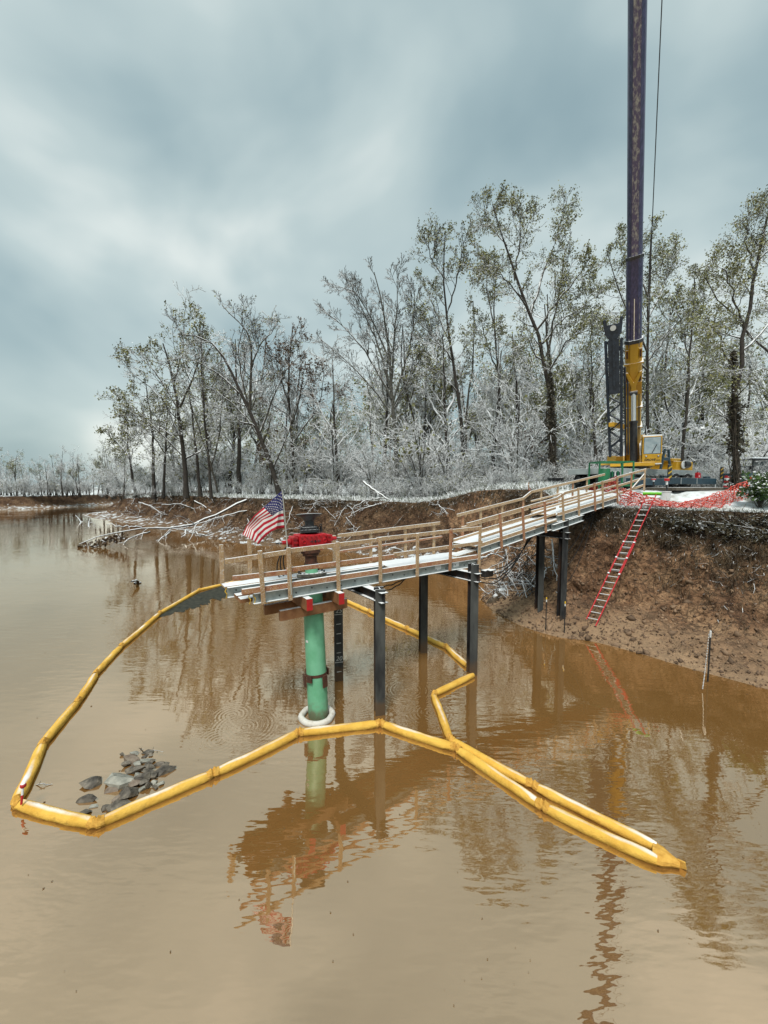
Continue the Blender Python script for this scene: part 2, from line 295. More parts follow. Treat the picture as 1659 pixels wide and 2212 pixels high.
# bank soil: dry tan, brown and dark damp clods with relief
def soil(name, snowpatch, k=1.0):
    m = bpy.data.materials.new(name); m.use_nodes = True
    nt = m.node_tree; N = nt.nodes; L = nt.links; p = N['Principled BSDF']
    p.inputs['Roughness'].default_value = 0.85; p.inputs['Specular IOR Level'].default_value = 0.25
    t = N.new('ShaderNodeTexCoord')
    a = N.new('ShaderNodeTexNoise'); a.inputs['Scale'].default_value = 0.55; a.inputs['Detail'].default_value = 7; a.inputs['Roughness'].default_value = 0.68
    L.new(t.outputs['Object'], a.inputs['Vector'])
    r = N.new('ShaderNodeValToRGB'); cr_ = r.color_ramp
    cr_.elements[0].position = 0.36; cr_.elements[0].color = (0.135 * k, 0.074 * k, 0.042 * k, 1)
    cr_.elements[1].position = 0.62; cr_.elements[1].color = (0.45 * k, 0.285 * k, 0.160 * k, 1)
    q = cr_.elements.new(0.49); q.color = (0.27 * k, 0.152 * k, 0.082 * k, 1)
    L.new(a.outputs['Fac'], r.inputs[0])
    vo = N.new('ShaderNodeTexNoise'); vo.inputs['Scale'].default_value = 4.5; vo.inputs['Detail'].default_value = 8; vo.inputs['Roughness'].default_value = 0.72
    L.new(t.outputs['Object'], vo.inputs['Vector'])
    r2 = N.new('ShaderNodeMapRange'); r2.inputs['From Min'].default_value = 0.36; r2.inputs['From Max'].default_value = 0.60; r2.inputs['To Min'].default_value = 0.28; r2.inputs['To Max'].default_value = 1.15
    L.new(vo.outputs['Fac'], r2.inputs[0])
    hs = N.new('ShaderNodeHueSaturation'); L.new(r.outputs[0], hs.inputs['Color']); L.new(r2.outputs[0], hs.inputs['Value'])
    c = hs.outputs[0]
    gz = N.new('ShaderNodeNewGeometry'); sz = N.new('ShaderNodeSeparateXYZ'); L.new(gz.outputs['Position'], sz.inputs[0])
    bn_ = N.new('ShaderNodeTexNoise'); bn_.inputs['Scale'].default_value = 0.45; bn_.inputs['Detail'].default_value = 5; L.new(t.outputs['Object'], bn_.inputs['Vector'])
    bz_ = N.new('ShaderNodeMath'); bz_.operation = 'MULTIPLY_ADD'; bz_.inputs[1].default_value = 1.8; L.new(bn_.outputs['Fac'], bz_.inputs[0]); L.new(sz.outputs['Z'], bz_.inputs[2])
    br_ = N.new('ShaderNodeMapRange'); br_.inputs['From Min'].default_value = 1.15; br_.inputs['From Max'].default_value = 2.0; br_.inputs['To Min'].default_value = 0.62; br_.inputs['To Max'].default_value = 0.0; L.new(bz_.outputs[0], br_.inputs[0])
    ms_ = N.new('ShaderNodeMix'); ms_.data_type = 'RGBA'; ms_.inputs[7].default_value = (0.45 * k, 0.31 * k, 0.19 * k, 1); L.new(br_.outputs[0], ms_.inputs[0]); L.new(c, ms_.inputs[6]); c = ms_.outputs[2]
    rg = N.new('ShaderNodeTexNoise'); rg.noise_type = 'RIDGED_MULTIFRACTAL'; rg.inputs['Scale'].default_value = 1.9; rg.inputs['Detail'].default_value = 6; rg.inputs['Roughness'].default_value = 0.6
    mpx = N.new('ShaderNodeMapping'); mpx.inputs['Rotation'].default_value = (0, 0, math.radians(49)); mpx.inputs['Scale'].default_value = (0.45, 1.7, 1.2); L.new(t.outputs['Object'], mpx.inputs['Vector']); L.new(mpx.outputs[0], rg.inputs['Vector'])
    rr_ = N.new('ShaderNodeMapRange'); rr_.inputs['From Min'].default_value = 0.55; rr_.inputs['From Max'].default_value = 0.80; rr_.inputs['To Min'].default_value = 0.0; rr_.inputs['To Max'].default_value = 0.72; L.new(rg.outputs['Fac'], rr_.inputs[0])
    mk_ = N.new('ShaderNodeMix'); mk_.data_type = 'RGBA'; mk_.inputs[7].default_value = (0.035, 0.022, 0.015, 1); L.new(rr_.outputs[0], mk_.inputs[0]); L.new(c, mk_.inputs[6]); c = mk_.outputs[2]
    dn = N.new('ShaderNodeTexNoise'); dn.inputs['Scale'].default_value = 3.0; dn.inputs['Detail'].default_value = 4; L.new(t.outputs['Object'], dn.inputs['Vector'])
    dv = N.new('ShaderNodeVectorMath'); dv.operation = 'MULTIPLY_ADD'; dv.inputs[1].default_value = (0.5, 0.5, 0.5); L.new(dn.outputs['Color'], dv.inputs[0]); L.new(t.outputs['Object'], dv.inputs[2])
    vor = N.new('ShaderNodeTexVoronoi'); vor.feature = 'DISTANCE_TO_EDGE'; vor.inputs['Scale'].default_value = 2.3; L.new(dv.outputs[0], vor.inputs['Vector'])
    vr = N.new('ShaderNodeMapRange'); vr.inputs['From Min'].default_value = 0.0; vr.inputs['From Max'].default_value = 0.075; vr.inputs['To Min'].default_value = 0.75; vr.inputs['To Max'].default_value = 0.0; L.new(vor.outputs['Distance'], vr.inputs[0])
    mk2 = N.new('ShaderNodeMix'); mk2.data_type = 'RGBA'; mk2.inputs[7].default_value = (0.03, 0.019, 0.013, 1); bi_ = N.new('ShaderNodeMapRange'); bi_.inputs['From Max'].default_value = 0.62; bi_.inputs['To Min'].default_value = 1.0; bi_.inputs['To Max'].default_value = 0.12; L.new(br_.outputs[0], bi_.inputs[0]); vm_ = N.new('ShaderNodeMath'); vm_.operation = 'MULTIPLY'; L.new(vr.outputs[0], vm_.inputs[0]); L.new(bi_.outputs[0], vm_.inputs[1]); L.new(vm_.outputs[0], mk2.inputs[0]); L.new(c, mk2.inputs[6]); c = mk2.outputs[2]
    if snowpatch is not None:
        g = N.new('ShaderNodeNewGeometry'); sx = N.new('ShaderNodeSeparateXYZ'); L.new(g.outputs['Normal'], sx.inputs[0])
        n2 = N.new('ShaderNodeTexNoise'); n2.inputs['Scale'].default_value = 1.3; n2.inputs['Detail'].default_value = 8; L.new(t.outputs['Object'], n2.inputs['Vector'])
        ma = N.new('ShaderNodeMath'); ma.operation = 'MULTIPLY_ADD'; ma.inputs[1].default_value = 1.6; L.new(n2.outputs['Fac'], ma.inputs[0]); L.new(sx.outputs['Z'], ma.inputs[2])
        mr = N.new('ShaderNodeMapRange'); mr.inputs['From Min'].default_value = snowpatch; mr.inputs['From Max'].default_value = snowpatch + 0.12; L.new(ma.outputs[0], mr.inputs[0])
        mx = N.new('ShaderNodeMix'); mx.data_type = 'RGBA'; mx.inputs[7].default_value = (0.74, 0.78, 0.80, 1); L.new(mr.outputs[0], mx.inputs[0]); L.new(c, mx.inputs[6]); c = mx.outputs[2]
    L.new(c, p.inputs['Base Color'])
    bp = N.new('ShaderNodeBump'); bp.inputs['Strength'].default_value = 1.0; bp.inputs['Distance'].default_value = 0.22
    L.new(vo.outputs['Fac'], bp.inputs['Height']); L.new(bp.outputs[0], p.inputs['Normal'])
    return m
MT['soil'] = soil('bank_soil', None, 1.15)
MT['soilsnow'] = soil('bank_soil_with_snow', 1.80, 0.55)
MT['ground'] = mat('snowy_forest_floor', (0.74, 0.78, 0.79), (0.30, 0.29, 0.24), scale=1.1, detail=8, rough=0.9, bump=0.6, bscale=6, lo=0.48, hi=0.66)

# silty brown water with a reflecting, rippled surface
def water():
    m = bpy.data.materials.new('silty_river_water'); m.use_nodes = True
    nt = m.node_tree; N = nt.nodes; L = nt.links; N.clear()
    o = N.new('ShaderNodeOutputMaterial'); mix = N.new('ShaderNodeMixShader'); d = N.new('ShaderNodeBsdfDiffuse'); g = N.new('ShaderNodeBsdfGlossy')
    g.inputs['Roughness'].default_value = 0.025; g.inputs['Color'].default_value = (1.0, 0.96, 0.84, 1)
    geo = N.new('ShaderNodeNewGeometry'); pos = geo.outputs['Position']
    n = N.new('ShaderNodeTexNoise'); n.inputs['Scale'].default_value = 0.22; n.inputs['Detail'].default_value = 4; L.new(pos, n.inputs['Vector'])
    r = N.new('ShaderNodeValToRGB'); r.color_ramp.elements[0].position = 0.3; r.color_ramp.elements[1].position = 0.75
    r.color_ramp.elements[0].color = (0.235, 0.114, 0.030, 1); r.color_ramp.elements[1].color = (0.31, 0.165, 0.056, 1)
    L.new(n.outputs['Fac'], r.inputs[0]); L.new(r.outputs[0], d.inputs['Color'])
    fr = N.new('ShaderNodeFresnel'); fr.inputs['IOR'].default_value = 1.45
    mr = N.new('ShaderNodeMapRange'); mr.inputs['From Min'].default_value = 0.0; mr.inputs['From Max'].default_value = 0.75; mr.inputs['To Min'].default_value = 0.42; mr.inputs['To Max'].default_value = 0.98
    L.new(fr.outputs[0], mr.inputs[0]); L.new(mr.outputs[0], mix.inputs[0])
    tm = N.new('ShaderNodeMix'); tm.data_type = 'RGBA'; tm.inputs[6].default_value = (1.0, 0.81, 0.56, 1); tm.inputs[7].default_value = (1.0, 0.94, 0.85, 1); L.new(mr.outputs[0], tm.inputs[0]); L.new(tm.outputs[2], g.inputs['Color'])
    # ripples: fine wind wavelets with calm patches
    def nn(scale, rot, st, det=2.0):
        mp_ = N.new('ShaderNodeMapping'); mp_.inputs['Rotation'].default_value = (0, 0, math.radians(rot)); mp_.inputs['Scale'].default_value = st
        L.new(pos, mp_.inputs['Vector'])
        t_ = N.new('ShaderNodeTexNoise'); t_.inputs['Scale'].default_value = scale; t_.inputs['Detail'].default_value = det; t_.inputs['Roughness'].default_value = 0.5
        L.new(mp_.outputs[0], t_.inputs['Vector']); return t_.outputs['Fac']
    def mth(op, a, b=None, c=None):
        x = N.new('ShaderNodeMath'); x.operation = op
        for i, v in enumerate((a, b, c)):
            if v is None: continue
            if isinstance(v, (int, float)): x.inputs[i].default_value = v
            else: L.new(v, x.inputs[i])
        return x.outputs[0]
    w1 = nn(2.6, 28, (0.42, 1.5, 1)); w2 = nn(6.5, 20, (0.45, 1.2, 1)); w3 = nn(0.8, -20, (0.6, 1.0, 1))
    mask = nn(0.16, 10, (1, 1, 1), 3.0)
    mk = N.new('ShaderNodeMapRange'); mk.inputs['From Min'].default_value = 0.42; mk.inputs['From Max'].default_value = 0.62; mk.inputs['To Min'].default_value = 0.12; mk.inputs['To Max'].default_value = 1.0
    L.new(mask, mk.inputs[0])
    h = mth('ADD', mth('MULTIPLY', w1, 0.55), mth('MULTIPLY', w2, 0.16))
    h = mth('MULTIPLY', h, mk.outputs[0]); h = mth('MULTIPLY_ADD', w3, 0.25, h); h = mth('MULTIPLY_ADD', nn(4.2, 38, (0.35, 1.9, 1), 1.0), 0.05, h)
    for (px, py, ext) in ((530, 1570, 1.1), (500, 1545, 0.8), (880, 1490, 1.3), (1060, 1490, 1.0), (770, 1515, 1.0), (470, 1600, 0.7), (930, 1540, 0.9)):
        c = atz(px, py)
        vd = N.new('ShaderNodeVectorMath'); vd.operation = 'DISTANCE'; vd.inputs[1].default_value = c; L.new(pos, vd.inputs[0])
        dist = vd.outputs['Value']
        s_ = mth('SINE', mth('MULTIPLY', dist, 62.0)); env = mth('MAXIMUM', mth('SUBTRACT', 1.0, mth('DIVIDE', dist, ext)), 0.0)
        h = mth('MULTIPLY_ADD', mth('MULTIPLY', s_, env), 0.03, h)
    b = N.new('ShaderNodeBump'); b.inputs['Strength'].default_value = 1.0; b.inputs['Distance'].default_value = 0.022
    L.new(h, b.inputs['Height']); L.new(b.outputs[0], g.inputs['Normal']); L.new(b.outputs[0], fr.inputs['Normal'])
    L.new(d.outputs[0], mix.inputs[1]); L.new(g.outputs[0], mix.inputs[2]); L.new(mix.outputs[0], o.inputs[0])
    return m
MT['water'] = water()

# ================================================================== setting
def smooth01(x): x = np.clip(x, 0, 1); return x * x * (3 - 2 * x)
def zplat(x, y):
    """height of the ground on top of the bank"""
    x = np.asarray(x, float); y = np.asarray(y, float)
    z = 4.55 + 0.0 * x
    e_in = (x - 13.4) * 0.564 + (y - 17.8) * 0.826               # distance inland from the lip of the near bank
    z = z + smooth01((20 - np.hypot(x - 15, y - 21)) / 9.0) * (0.45 + 0.85 * smooth01((e_in - 0.3) / 2.5))
    z = z - 1.0 * smooth01((-30 - x) / 28.0) 
    return z

BANK_W = [(30, -10), (20, 2), (14.5, 8), (11.52, 11.25), (10.3, 12.5), (9.35, 13.7), (8.15, 14.85), (6.95, 15.35), (5.8, 17.0), (5.3, 20.0), (6.2, 24.4), (4.3, 27.2), (1.5, 30.6), (-4, 36),
          (-9.3, 40.4), (-12.5, 39.2), (-20.3, 44.6), (-30, 53.5), (-39.9, 61.5), (-59.4, 77), (-66, 88), (-62, 112), (-64, 150), (-75, 250)]
BANK_T = [(42, -2), (30, 8), (21, 13), (16.4, 15.4), (14.9, 16.8), (13.4, 17.8), (12.0, 18.5), (10.7, 19.3), (9.9, 21), (9.6, 24), (9.5, 28.4), (7, 33), (3, 36.4), (-3, 41.5),
          (-8, 45), (-12, 46.5), (-19, 51.5), (-29, 59.5), (-38, 67), (-53, 80), (-57, 88), (-55, 108), (-56, 150), (-66, 250)]
FAR_W = [(-300, 40), (-190, 74), (-130, 90), (-96, 100), (-91, 113), (-88, 128), (-92, 160), (-110, 260)]
FAR_T = [(-300, 49), (-190, 82), (-131, 97), (-101, 106), (-97, 115), (-94, 128), (-98, 160), (-118, 260)]

def resample(P, step):
    """Catmull-Rom through the points at about the given spacing; returns points and the control parameter"""
    P = np.array(P, float); out_, par = [], []
    for i in range(len(P) - 1):
        p0 = P[max(i - 1, 0)]; p1 = P[i]; p2 = P[i + 1]; p3 = P[min(i + 2, len(P) - 1)]
        n = max(2, int(np.linalg.norm(p2 - p1) / step(p1, p2)))
        for k in range(n):
            t = k / n
            out_.append(0.5 * ((2 * p1) + (-p0 + p2) * t + (2 * p0 - 5 * p1 + 4 * p2 - p3) * t * t + (-p0 + 3 * p1 - 3 * p2 + p3) * t ** 3)); par.append(i + t)
    out_.append(P[-1]); par.append(len(P) - 1)
    return np.array(out_), np.array(par)
def eval_cr(P, par):
    P = np.array(P, float); o = []
    for u in par:
        i = min(int(u), len(P) - 2); t = u - i
        p0 = P[max(i - 1, 0)]; p1 = P[i]; p2 = P[i + 1]; p3 = P[min(i + 2, len(P) - 1)]
        o.append(0.5 * ((2 * p1) + (-p0 + p2) * t + (2 * p0 - 5 * p1 + 4 * p2 - p3) * t * t + (-p0 + 3 * p1 - 3 * p2 + p3) * t ** 3))
    return np.array(o)

def fbm(p, s, o=4): return mnoise.fractal(Vector((p[0] * s, p[1] * s, p[2] * s)), 0.9, 2.1, o)
def ridge(p, s): return mnoise.ridged_multi_fractal(Vector((p[0] * s, p[1] * s, p[2] * s)), 0.9, 2.1, 4, 1.0, 1.6)

def bank_mesh(name, Wp, Tp, zf, step, mats, beach, rows=64, amp=1.0):
    Wc, par = resample(Wp, step); Tc = eval_cr(Tp, par)
    nu = len(Wc)
    ts = np.concatenate([[-0.45, -0.12, -0.03], np.linspace(0, 1, rows), ])
    V = np.zeros((nu, len(ts) + 4, 3))
    for i in range(nu):
        w, t_ = Wc[i], Tc[i]; zt = float(zf(*t_)); out_dir = (t_ - w); run = np.linalg.norm(out_dir) + 1e-6; out_dir = out_dir / run
        bw = beach(par[i])
        for j, t in enumerate(ts):
            if t < 0: x = t * 2.0; z = t * 1.4
            else:
                # beach, then a concave face that steepens into a near-vertical lip
                a = bw
                if t < a: z = zt * 0.13 * (t / a) ** 1.15; x = t
                else:
                    q = (t - a) / (1 - a); z = zt * (0.13 + 0.87 * (0.30 * q + 0.70 * smooth01(q) ** 1.15)); x = a + (1 - a) * (q ** 0.80 if q > 0 else 0)
                    x = min(x, 1.0)
                x = x * run
            p = np.array([w[0] + out_dir[0] * x, w[1] + out_dir[1] * x, z])
            if t > 0:
                k = min(1.0, t / 0.12) * amp * (1.0 if t < 0.97 else 0.5)
                lump = 0.34 * fbm(p, 0.35, 3) + 0.24 * (ridge(p * np.array([1, 1, 0.6]), 0.9) - 1.0) + 0.10 * fbm(p, 2.2, 4) + 0.07 * (ridge(p, 2.6) - 1.0)
                steep = 0.25 + 0.75 * smooth01((t - bw) / 0.2)
                p[0] -= out_dir[0] * lump * k * steep; p[1] -= out_dir[1] * lump * k * steep; p[2] += lump * k * 0.30
            V[i, j] = p
        for j, dd in enumerate((0.35, 0.8, 1.4, 2.2)):
            x, y = t_ + out_dir * dd
            V[i, len(ts) + j] = (x, y, float(zf(x, y)) + (0.05 if j < 3 else -0.3) + 0.06 * fbm((x, y, 0), 1.2, 3))
    m = V.shape[1]
    idx = np.arange(nu * m).reshape(nu, m)
    F = np.stack([idx[:-1, :-1], idx[1:, :-1], idx[1:, 1:], idx[:-1, 1:]], -1).reshape(-1, 4)
    cen = V.reshape(-1, 3)[F].mean(1); jj = np.tile(np.arange(m - 1), nu - 1)
    fm = np.where(jj >= len(ts) - 1, 2, np.where((cen[:, 0] < 5.5) & (cen[:, 1] > 26), 1, 0))
    me = np_mesh(name, V.reshape(-1, 3), F, mats, smooth=True, fm=fm)
    o = link(name, me); tag(o, kind='structure')
    return o, Wc, Tc, par, V[:, :len(ts)]
def step_near(a, b):
    d = np.linalg.norm((a + b) / 2); return 0.09 if d < 24 else 0.22 if d < 50 else 0.5
bank, WC, TC, PAR, BV = bank_mesh('river_bank', BANK_W, BANK_T, zplat, step_near, [MT['soil'], MT['soilsnow'], MT['ground']],
                              lambda u: 0.40 if u < 6 else 0.30 if u < 9 else 0.42, rows=70)
zfar = lambda x, y: 3.3 + 0.0 * np.asarray(x)
far_bank, WF, TF, PF, _ = bank_mesh('far_bank', FAR_W, FAR_T, zfar, lambda a, b: 1.2, [MT['soil'], MT['soilsnow'], MT['ground']], lambda u: 0.45, rows=16, amp=1.2)

def inside(poly, X, Y):
    r = np.zeros(X.shape, bool); n = len(poly)
    for i in range(n):
        x0, y0 = poly[i]; x1, y1 = poly[(i + 1) % n]
        c = ((y0 > Y) != (y1 > Y)) & (X < (x1 - x0) * (Y - y0) / (y1 - y0 + 1e-12) + x0)
        r ^= c
    return r
river_poly = [tuple(p) for p in TC] + [(-66, 900), (-118, 900)] + [tuple(p) for p in TF[::-1]] + [(-900, 0), (-900, -900), (900, -900), (60, -30)]
def ground():
    xs = np.concatenate([np.linspace(-900, -130, 20), np.arange(-125, 60, 0.9), np.linspace(62, 900, 24)])
    ys = np.concatenate([np.linspace(-900, 0, 14), np.arange(3, 125, 0.9), np.linspace(127, 900, 24)])
    X, Y = np.meshgrid(xs, ys, indexing='ij')
    Z = np.where(X < -75, zfar(X, Y), zplat(X, Y))
    nzv = np.array([fbm((x, y, 0), 0.25, 4) for x, y in zip(X.ravel(), Y.ravel())]).reshape(X.shape)
    Z = Z + 0.10 * nzv * (np.hypot(X - 17, Y - 24) > 7)
    Z = np.where(inside(river_poly, X, Y), -2.5, Z)
    n, m = X.shape; idx = np.arange(n * m).reshape(n, m)
    F = np.stack([idx[:-1, :-1], idx[1:, :-1], idx[1:, 1:], idx[:-1, 1:]], -1).reshape(-1, 4)
    o = link('snowy_ground', np_mesh('snowy_ground', np.stack([X, Y, Z], -1).reshape(-1, 3), F, [MT['ground']], smooth=True))
    tag(o, kind='structure')
ground()
mb = MB(); mb.add([(-900, -900, 0), (900, -900, 0), (900, 900, 0), (-900, 900, 0)], [(0, 1, 2, 3)])
tag(mb.build('river_water', MT['water']), kind='structure')
# loose clods of earth lying on the bank
def clods():
    rng = np.random.default_rng(12); nu, nt_ = BV.shape[:2]; d = np.hypot(BV[:, 40, 0], BV[:, 40, 1]); ok = np.where((d < 60) & (BV[:, 0, 1] > 8))[0]
    near = ok[d[ok] < 26]; far = ok[d[ok] >= 26]
    i = np.concatenate([rng.choice(near, 9500), rng.choice(far, 3500)]); j = rng.integers(3, int(nt_ * .93), len(i)); c = BV[i, j] + rng.normal(size=(len(i), 3)) * .03
    s_ = np.exp(rng.normal(-3.75, .55, len(i))) * np.clip(d[i] / 16, .8, 3.0)
    s_ = np.minimum(s_, .16)
    O = np.array([(1, 0, 0), (-1, 0, 0), (0, 1, 0), (0, -1, 0), (0, 0, 1), (0, 0, -1)], float); F = np.array([(0, 2, 4), (2, 1, 4), (1, 3, 4), (3, 0, 4), (2, 0, 5), (1, 2, 5), (3, 1, 5), (0, 3, 5)])
    Q = np.linalg.qr(rng.normal(size=(len(i), 3, 3)))[0]; W_ = O[None] * rng.uniform(.6, 1.3, (len(i), 6, 1)) * np.stack([s_ * 1.3, s_, s_ * .7], 1)[:, None]
    V = np.einsum('nij,nkj->nki', Q, W_) + c[:, None]
    tag(link('soil_clods', np_mesh('soil_clods', V.reshape(-1, 3), (F[None] + 6 * np.arange(len(i))[:, None, None]).reshape(-1, 3), [MT['clod']])), 'loose clods of earth scattered over the bank', 'soil', kind='stuff')
clods()
# ================================================================== trees
RNG = np.random.default_rng(11)
def nrm(a): return a / (np.linalg.norm(a, axis=-1, keepdims=True) + 1e-9)
def resamp_poly(pts, k):
    pts = np.array([tuple(p) for p in pts], float); d = np.concatenate([[0], np.cumsum(np.linalg.norm(np.diff(pts, axis=0), axis=1))])
    s = np.linspace(0, d[-1], k)
    # smooth the corners a little
    P = np.stack([np.interp(s, d, pts[:, i]) for i in range(3)], -1)
    for _ in range(2): P[1:-1] = 0.25 * P[:-2] + 0.5 * P[1:-1] + 0.25 * P[2:]
    return P
def tubes(P, R, m):
    """P (n,k,3) polylines, R (n,k) radii -> vertices, quads"""
    n, k = P.shape[:2]
    T = np.empty_like(P); T[:, 1:-1] = P[:, 2:] - P[:, :-2]; T[:, 0] = P[:, 1] - P[:, 0]; T[:, -1] = P[:, -1] - P[:, -2]; T = nrm(T)
    ref = np.where(np.abs(T[..., 2:3]) > 0.9, np.array([1.0, 0, 0]), np.array([0, 0, 1.0]))
    A = nrm(np.cross(T, ref)); B = np.cross(A, T)
    g = 2 * np.pi * np.arange(m) / m
    V = P[:, :, None] + R[:, :, None, None] * (A[:, :, None] * np.cos(g)[None, None, :, None] + B[:, :, None] * np.sin(g)[None, None, :, None])
    idx = np.arange(n * k * m).reshape(n, k, m); nx = np.roll(idx, -1, axis=2)
    F = np.stack([idx[:, :-1], nx[:, :-1], nx[:, 1:], idx[:, 1:]], -1).reshape(-1, 4)
    return V.reshape(-1, 3), F
def grow(P, R, c, t0, t1, ang, lenf, k, up, jit, rf, rmin, rng, fall=0.4, tip=0.35, absL=None):
    n, kp = P.shape[:2]
    L = np.linalg.norm(np.diff(P, axis=1), axis=2).sum(1)
    t = t0 + (t1 - t0) * (np.arange(c)[None] + rng.random((n, c))) / c
    f = np.clip(t * (kp - 1), 0, kp - 1.001); i0 = f.astype(int); fr = (f - i0)[..., None]
    ar = np.arange(n)[:, None]
    pos = P[ar, i0] * (1 - fr) + P[ar, i0 + 1] * fr
    tan = nrm(P[ar, i0 + 1] - P[ar, i0]); rad = R[ar, i0] * (1 - fr[..., 0]) + R[ar, i0 + 1] * fr[..., 0]
    rv = rng.normal(size=(n, c, 3)); perp = nrm(rv - tan * (rv * tan).sum(-1, keepdims=True))
    a = np.radians(ang) * rng.uniform(0.65, 1.3, (n, c, 1))
    d = nrm(tan * np.cos(a) + perp * np.sin(a))
    base = L[:, None] if absL is None else absL
    ln = base * lenf * (1 - fall * t) * rng.uniform(0.65, 1.25, (n, c))
    pts = [pos]; step = (ln / (k - 1))[..., None]
    for j in range(k - 1):
        d = nrm(d + jit * rng.normal(size=d.shape) + np.array([0, 0, up])); pts.append(pts[-1] + d * step)
    C = np.stack(pts, 2).reshape(n * c, k, 3)
    r0 = np.maximum(rad * rf, rmin).reshape(-1, 1)
    Rr = np.maximum(r0 * (1 - (1 - tip) * np.linspace(0, 1, k)[None]), rmin * 0.8)
    return C, Rr
def join(parts):
    Vs, Fs, o = [], [], 0
    for V, F in parts:
        Vs.append(V); Fs.append(F + o); o += len(V)
    return np.concatenate(Vs), np.concatenate(Fs)
def leaves(P, n, size, rng, droop=0.5, spread=0.12):
    """quads scattered along the given twig polylines"""
    k = P.shape[1]; i = rng.integers(0, len(P), n); f = rng.uniform(0.25, 1, n) * (k - 1.001); j = f.astype(int); fr = (f - j)[:, None]
    c = P[i, j] * (1 - fr) + P[i, j + 1] * fr + rng.normal(size=(n, 3)) * spread
    a = nrm(rng.normal(size=(n, 3)) + np.array([0, 0, -droop])); b = nrm(np.cross(a, rng.normal(size=(n, 3))))
    s = size * rng.uniform(0.55, 1.3, (n, 1))
    V = np.stack([c - a * s * 0.5, c + b * s * 0.36, c + a * s * 0.6, c - b * s * 0.36], 1).reshape(-1, 3)
    return V, np.arange(4 * n).reshape(-1, 4)
def tree_geo(mains, rads, rng, c1=9, c2=7, c3=5, c4=3, ang=45, len1=0.45, up=0.06, rmin=0.016, t0=0.3, leafn=0, leafs=0.2, sides=8, jit=0.16, l2=0.5, droop=0.5, spread=0.12, up2=0.05, len2=None):
    """mains: first polyline is the trunk, the others limbs. Returns trunk, crown wood and leaf geometry."""
    k = 12; Pm = np.stack([resamp_poly(p, k) for p in mains]); n = len(mains)
    Pm[:, 1:-1] += rng.normal(size=(n, k - 2, 3)) * 0.05
    Rm = np.stack([np.linspace(a, b, k) for a, b in rads])
    Rm[0, 0] *= 1.35
    trunk = tubes(Pm[:1], Rm[:1], sides)
    crown = [tubes(Pm[1:], Rm[1:], 6)] if n > 1 else []
    P1, R1 = grow(Pm, Rm, c1, t0, 1.0, ang, len1, 7, up, jit, 0.5, rmin * 1.5, rng, fall=0.55, absL=len2)
    P2, R2 = grow(P1, R1, c2, 0.2, 1.0, 42, l2, 5, up2, jit, 0.55, rmin * 1.15, rng)
    P3, R3 = grow(P2, R2, c3, 0.2, 1.0, 40, 0.5, 4, up2, jit * 1.2, 0.6, rmin, rng)
    crown += [tubes(P1, R1, 4), tubes(P2, R2, 3), tubes(P3, R3, 3)]
    last = P3
    if c4:
        P4, R4 = grow(P3, R3, c4, 0.2, 1.0, 38, 0.55, 3, up2, jit * 1.2, 0.8, rmin * 0.8, rng); crown.append(tubes(P4, R4, 3)); last = P4
    lv = None
    if leafn:
        a_ = leaves(P3, int(leafn * .6), leafs, rng, droop, spread); b_ = leaves(last, int(leafn * .4), leafs, rng, droop, spread); lv = (np.concatenate([a_[0], b_[0]]), np.concatenate([a_[1], b_[1] + len(a_[0])]))
    return trunk, join(crown), lv

def make_tree(name, label, cat, base, geo, mats, group=None):
    t = thing(name, base, label, cat, group)
    tr, cr_, lv = geo
    link('trunk', np_mesh('trunk', *tr, [mats[0]], smooth=True), t)
    link('crown', np_mesh('crown', *cr_, [mats[1]]), t)
    if lv is not None: tag(link('foliage', np_mesh('foliage', *lv, [mats[2]]), t), kind='stuff')
    return t

def px_line(pts, Y, dY=0.0):
    """photo pixels -> points at depth Y drifting by dY towards the tip"""
    n = len(pts); return [aty(x, y, Y + dY * i / max(1, n - 1)) for i, (x, y) in enumerate(pts)]

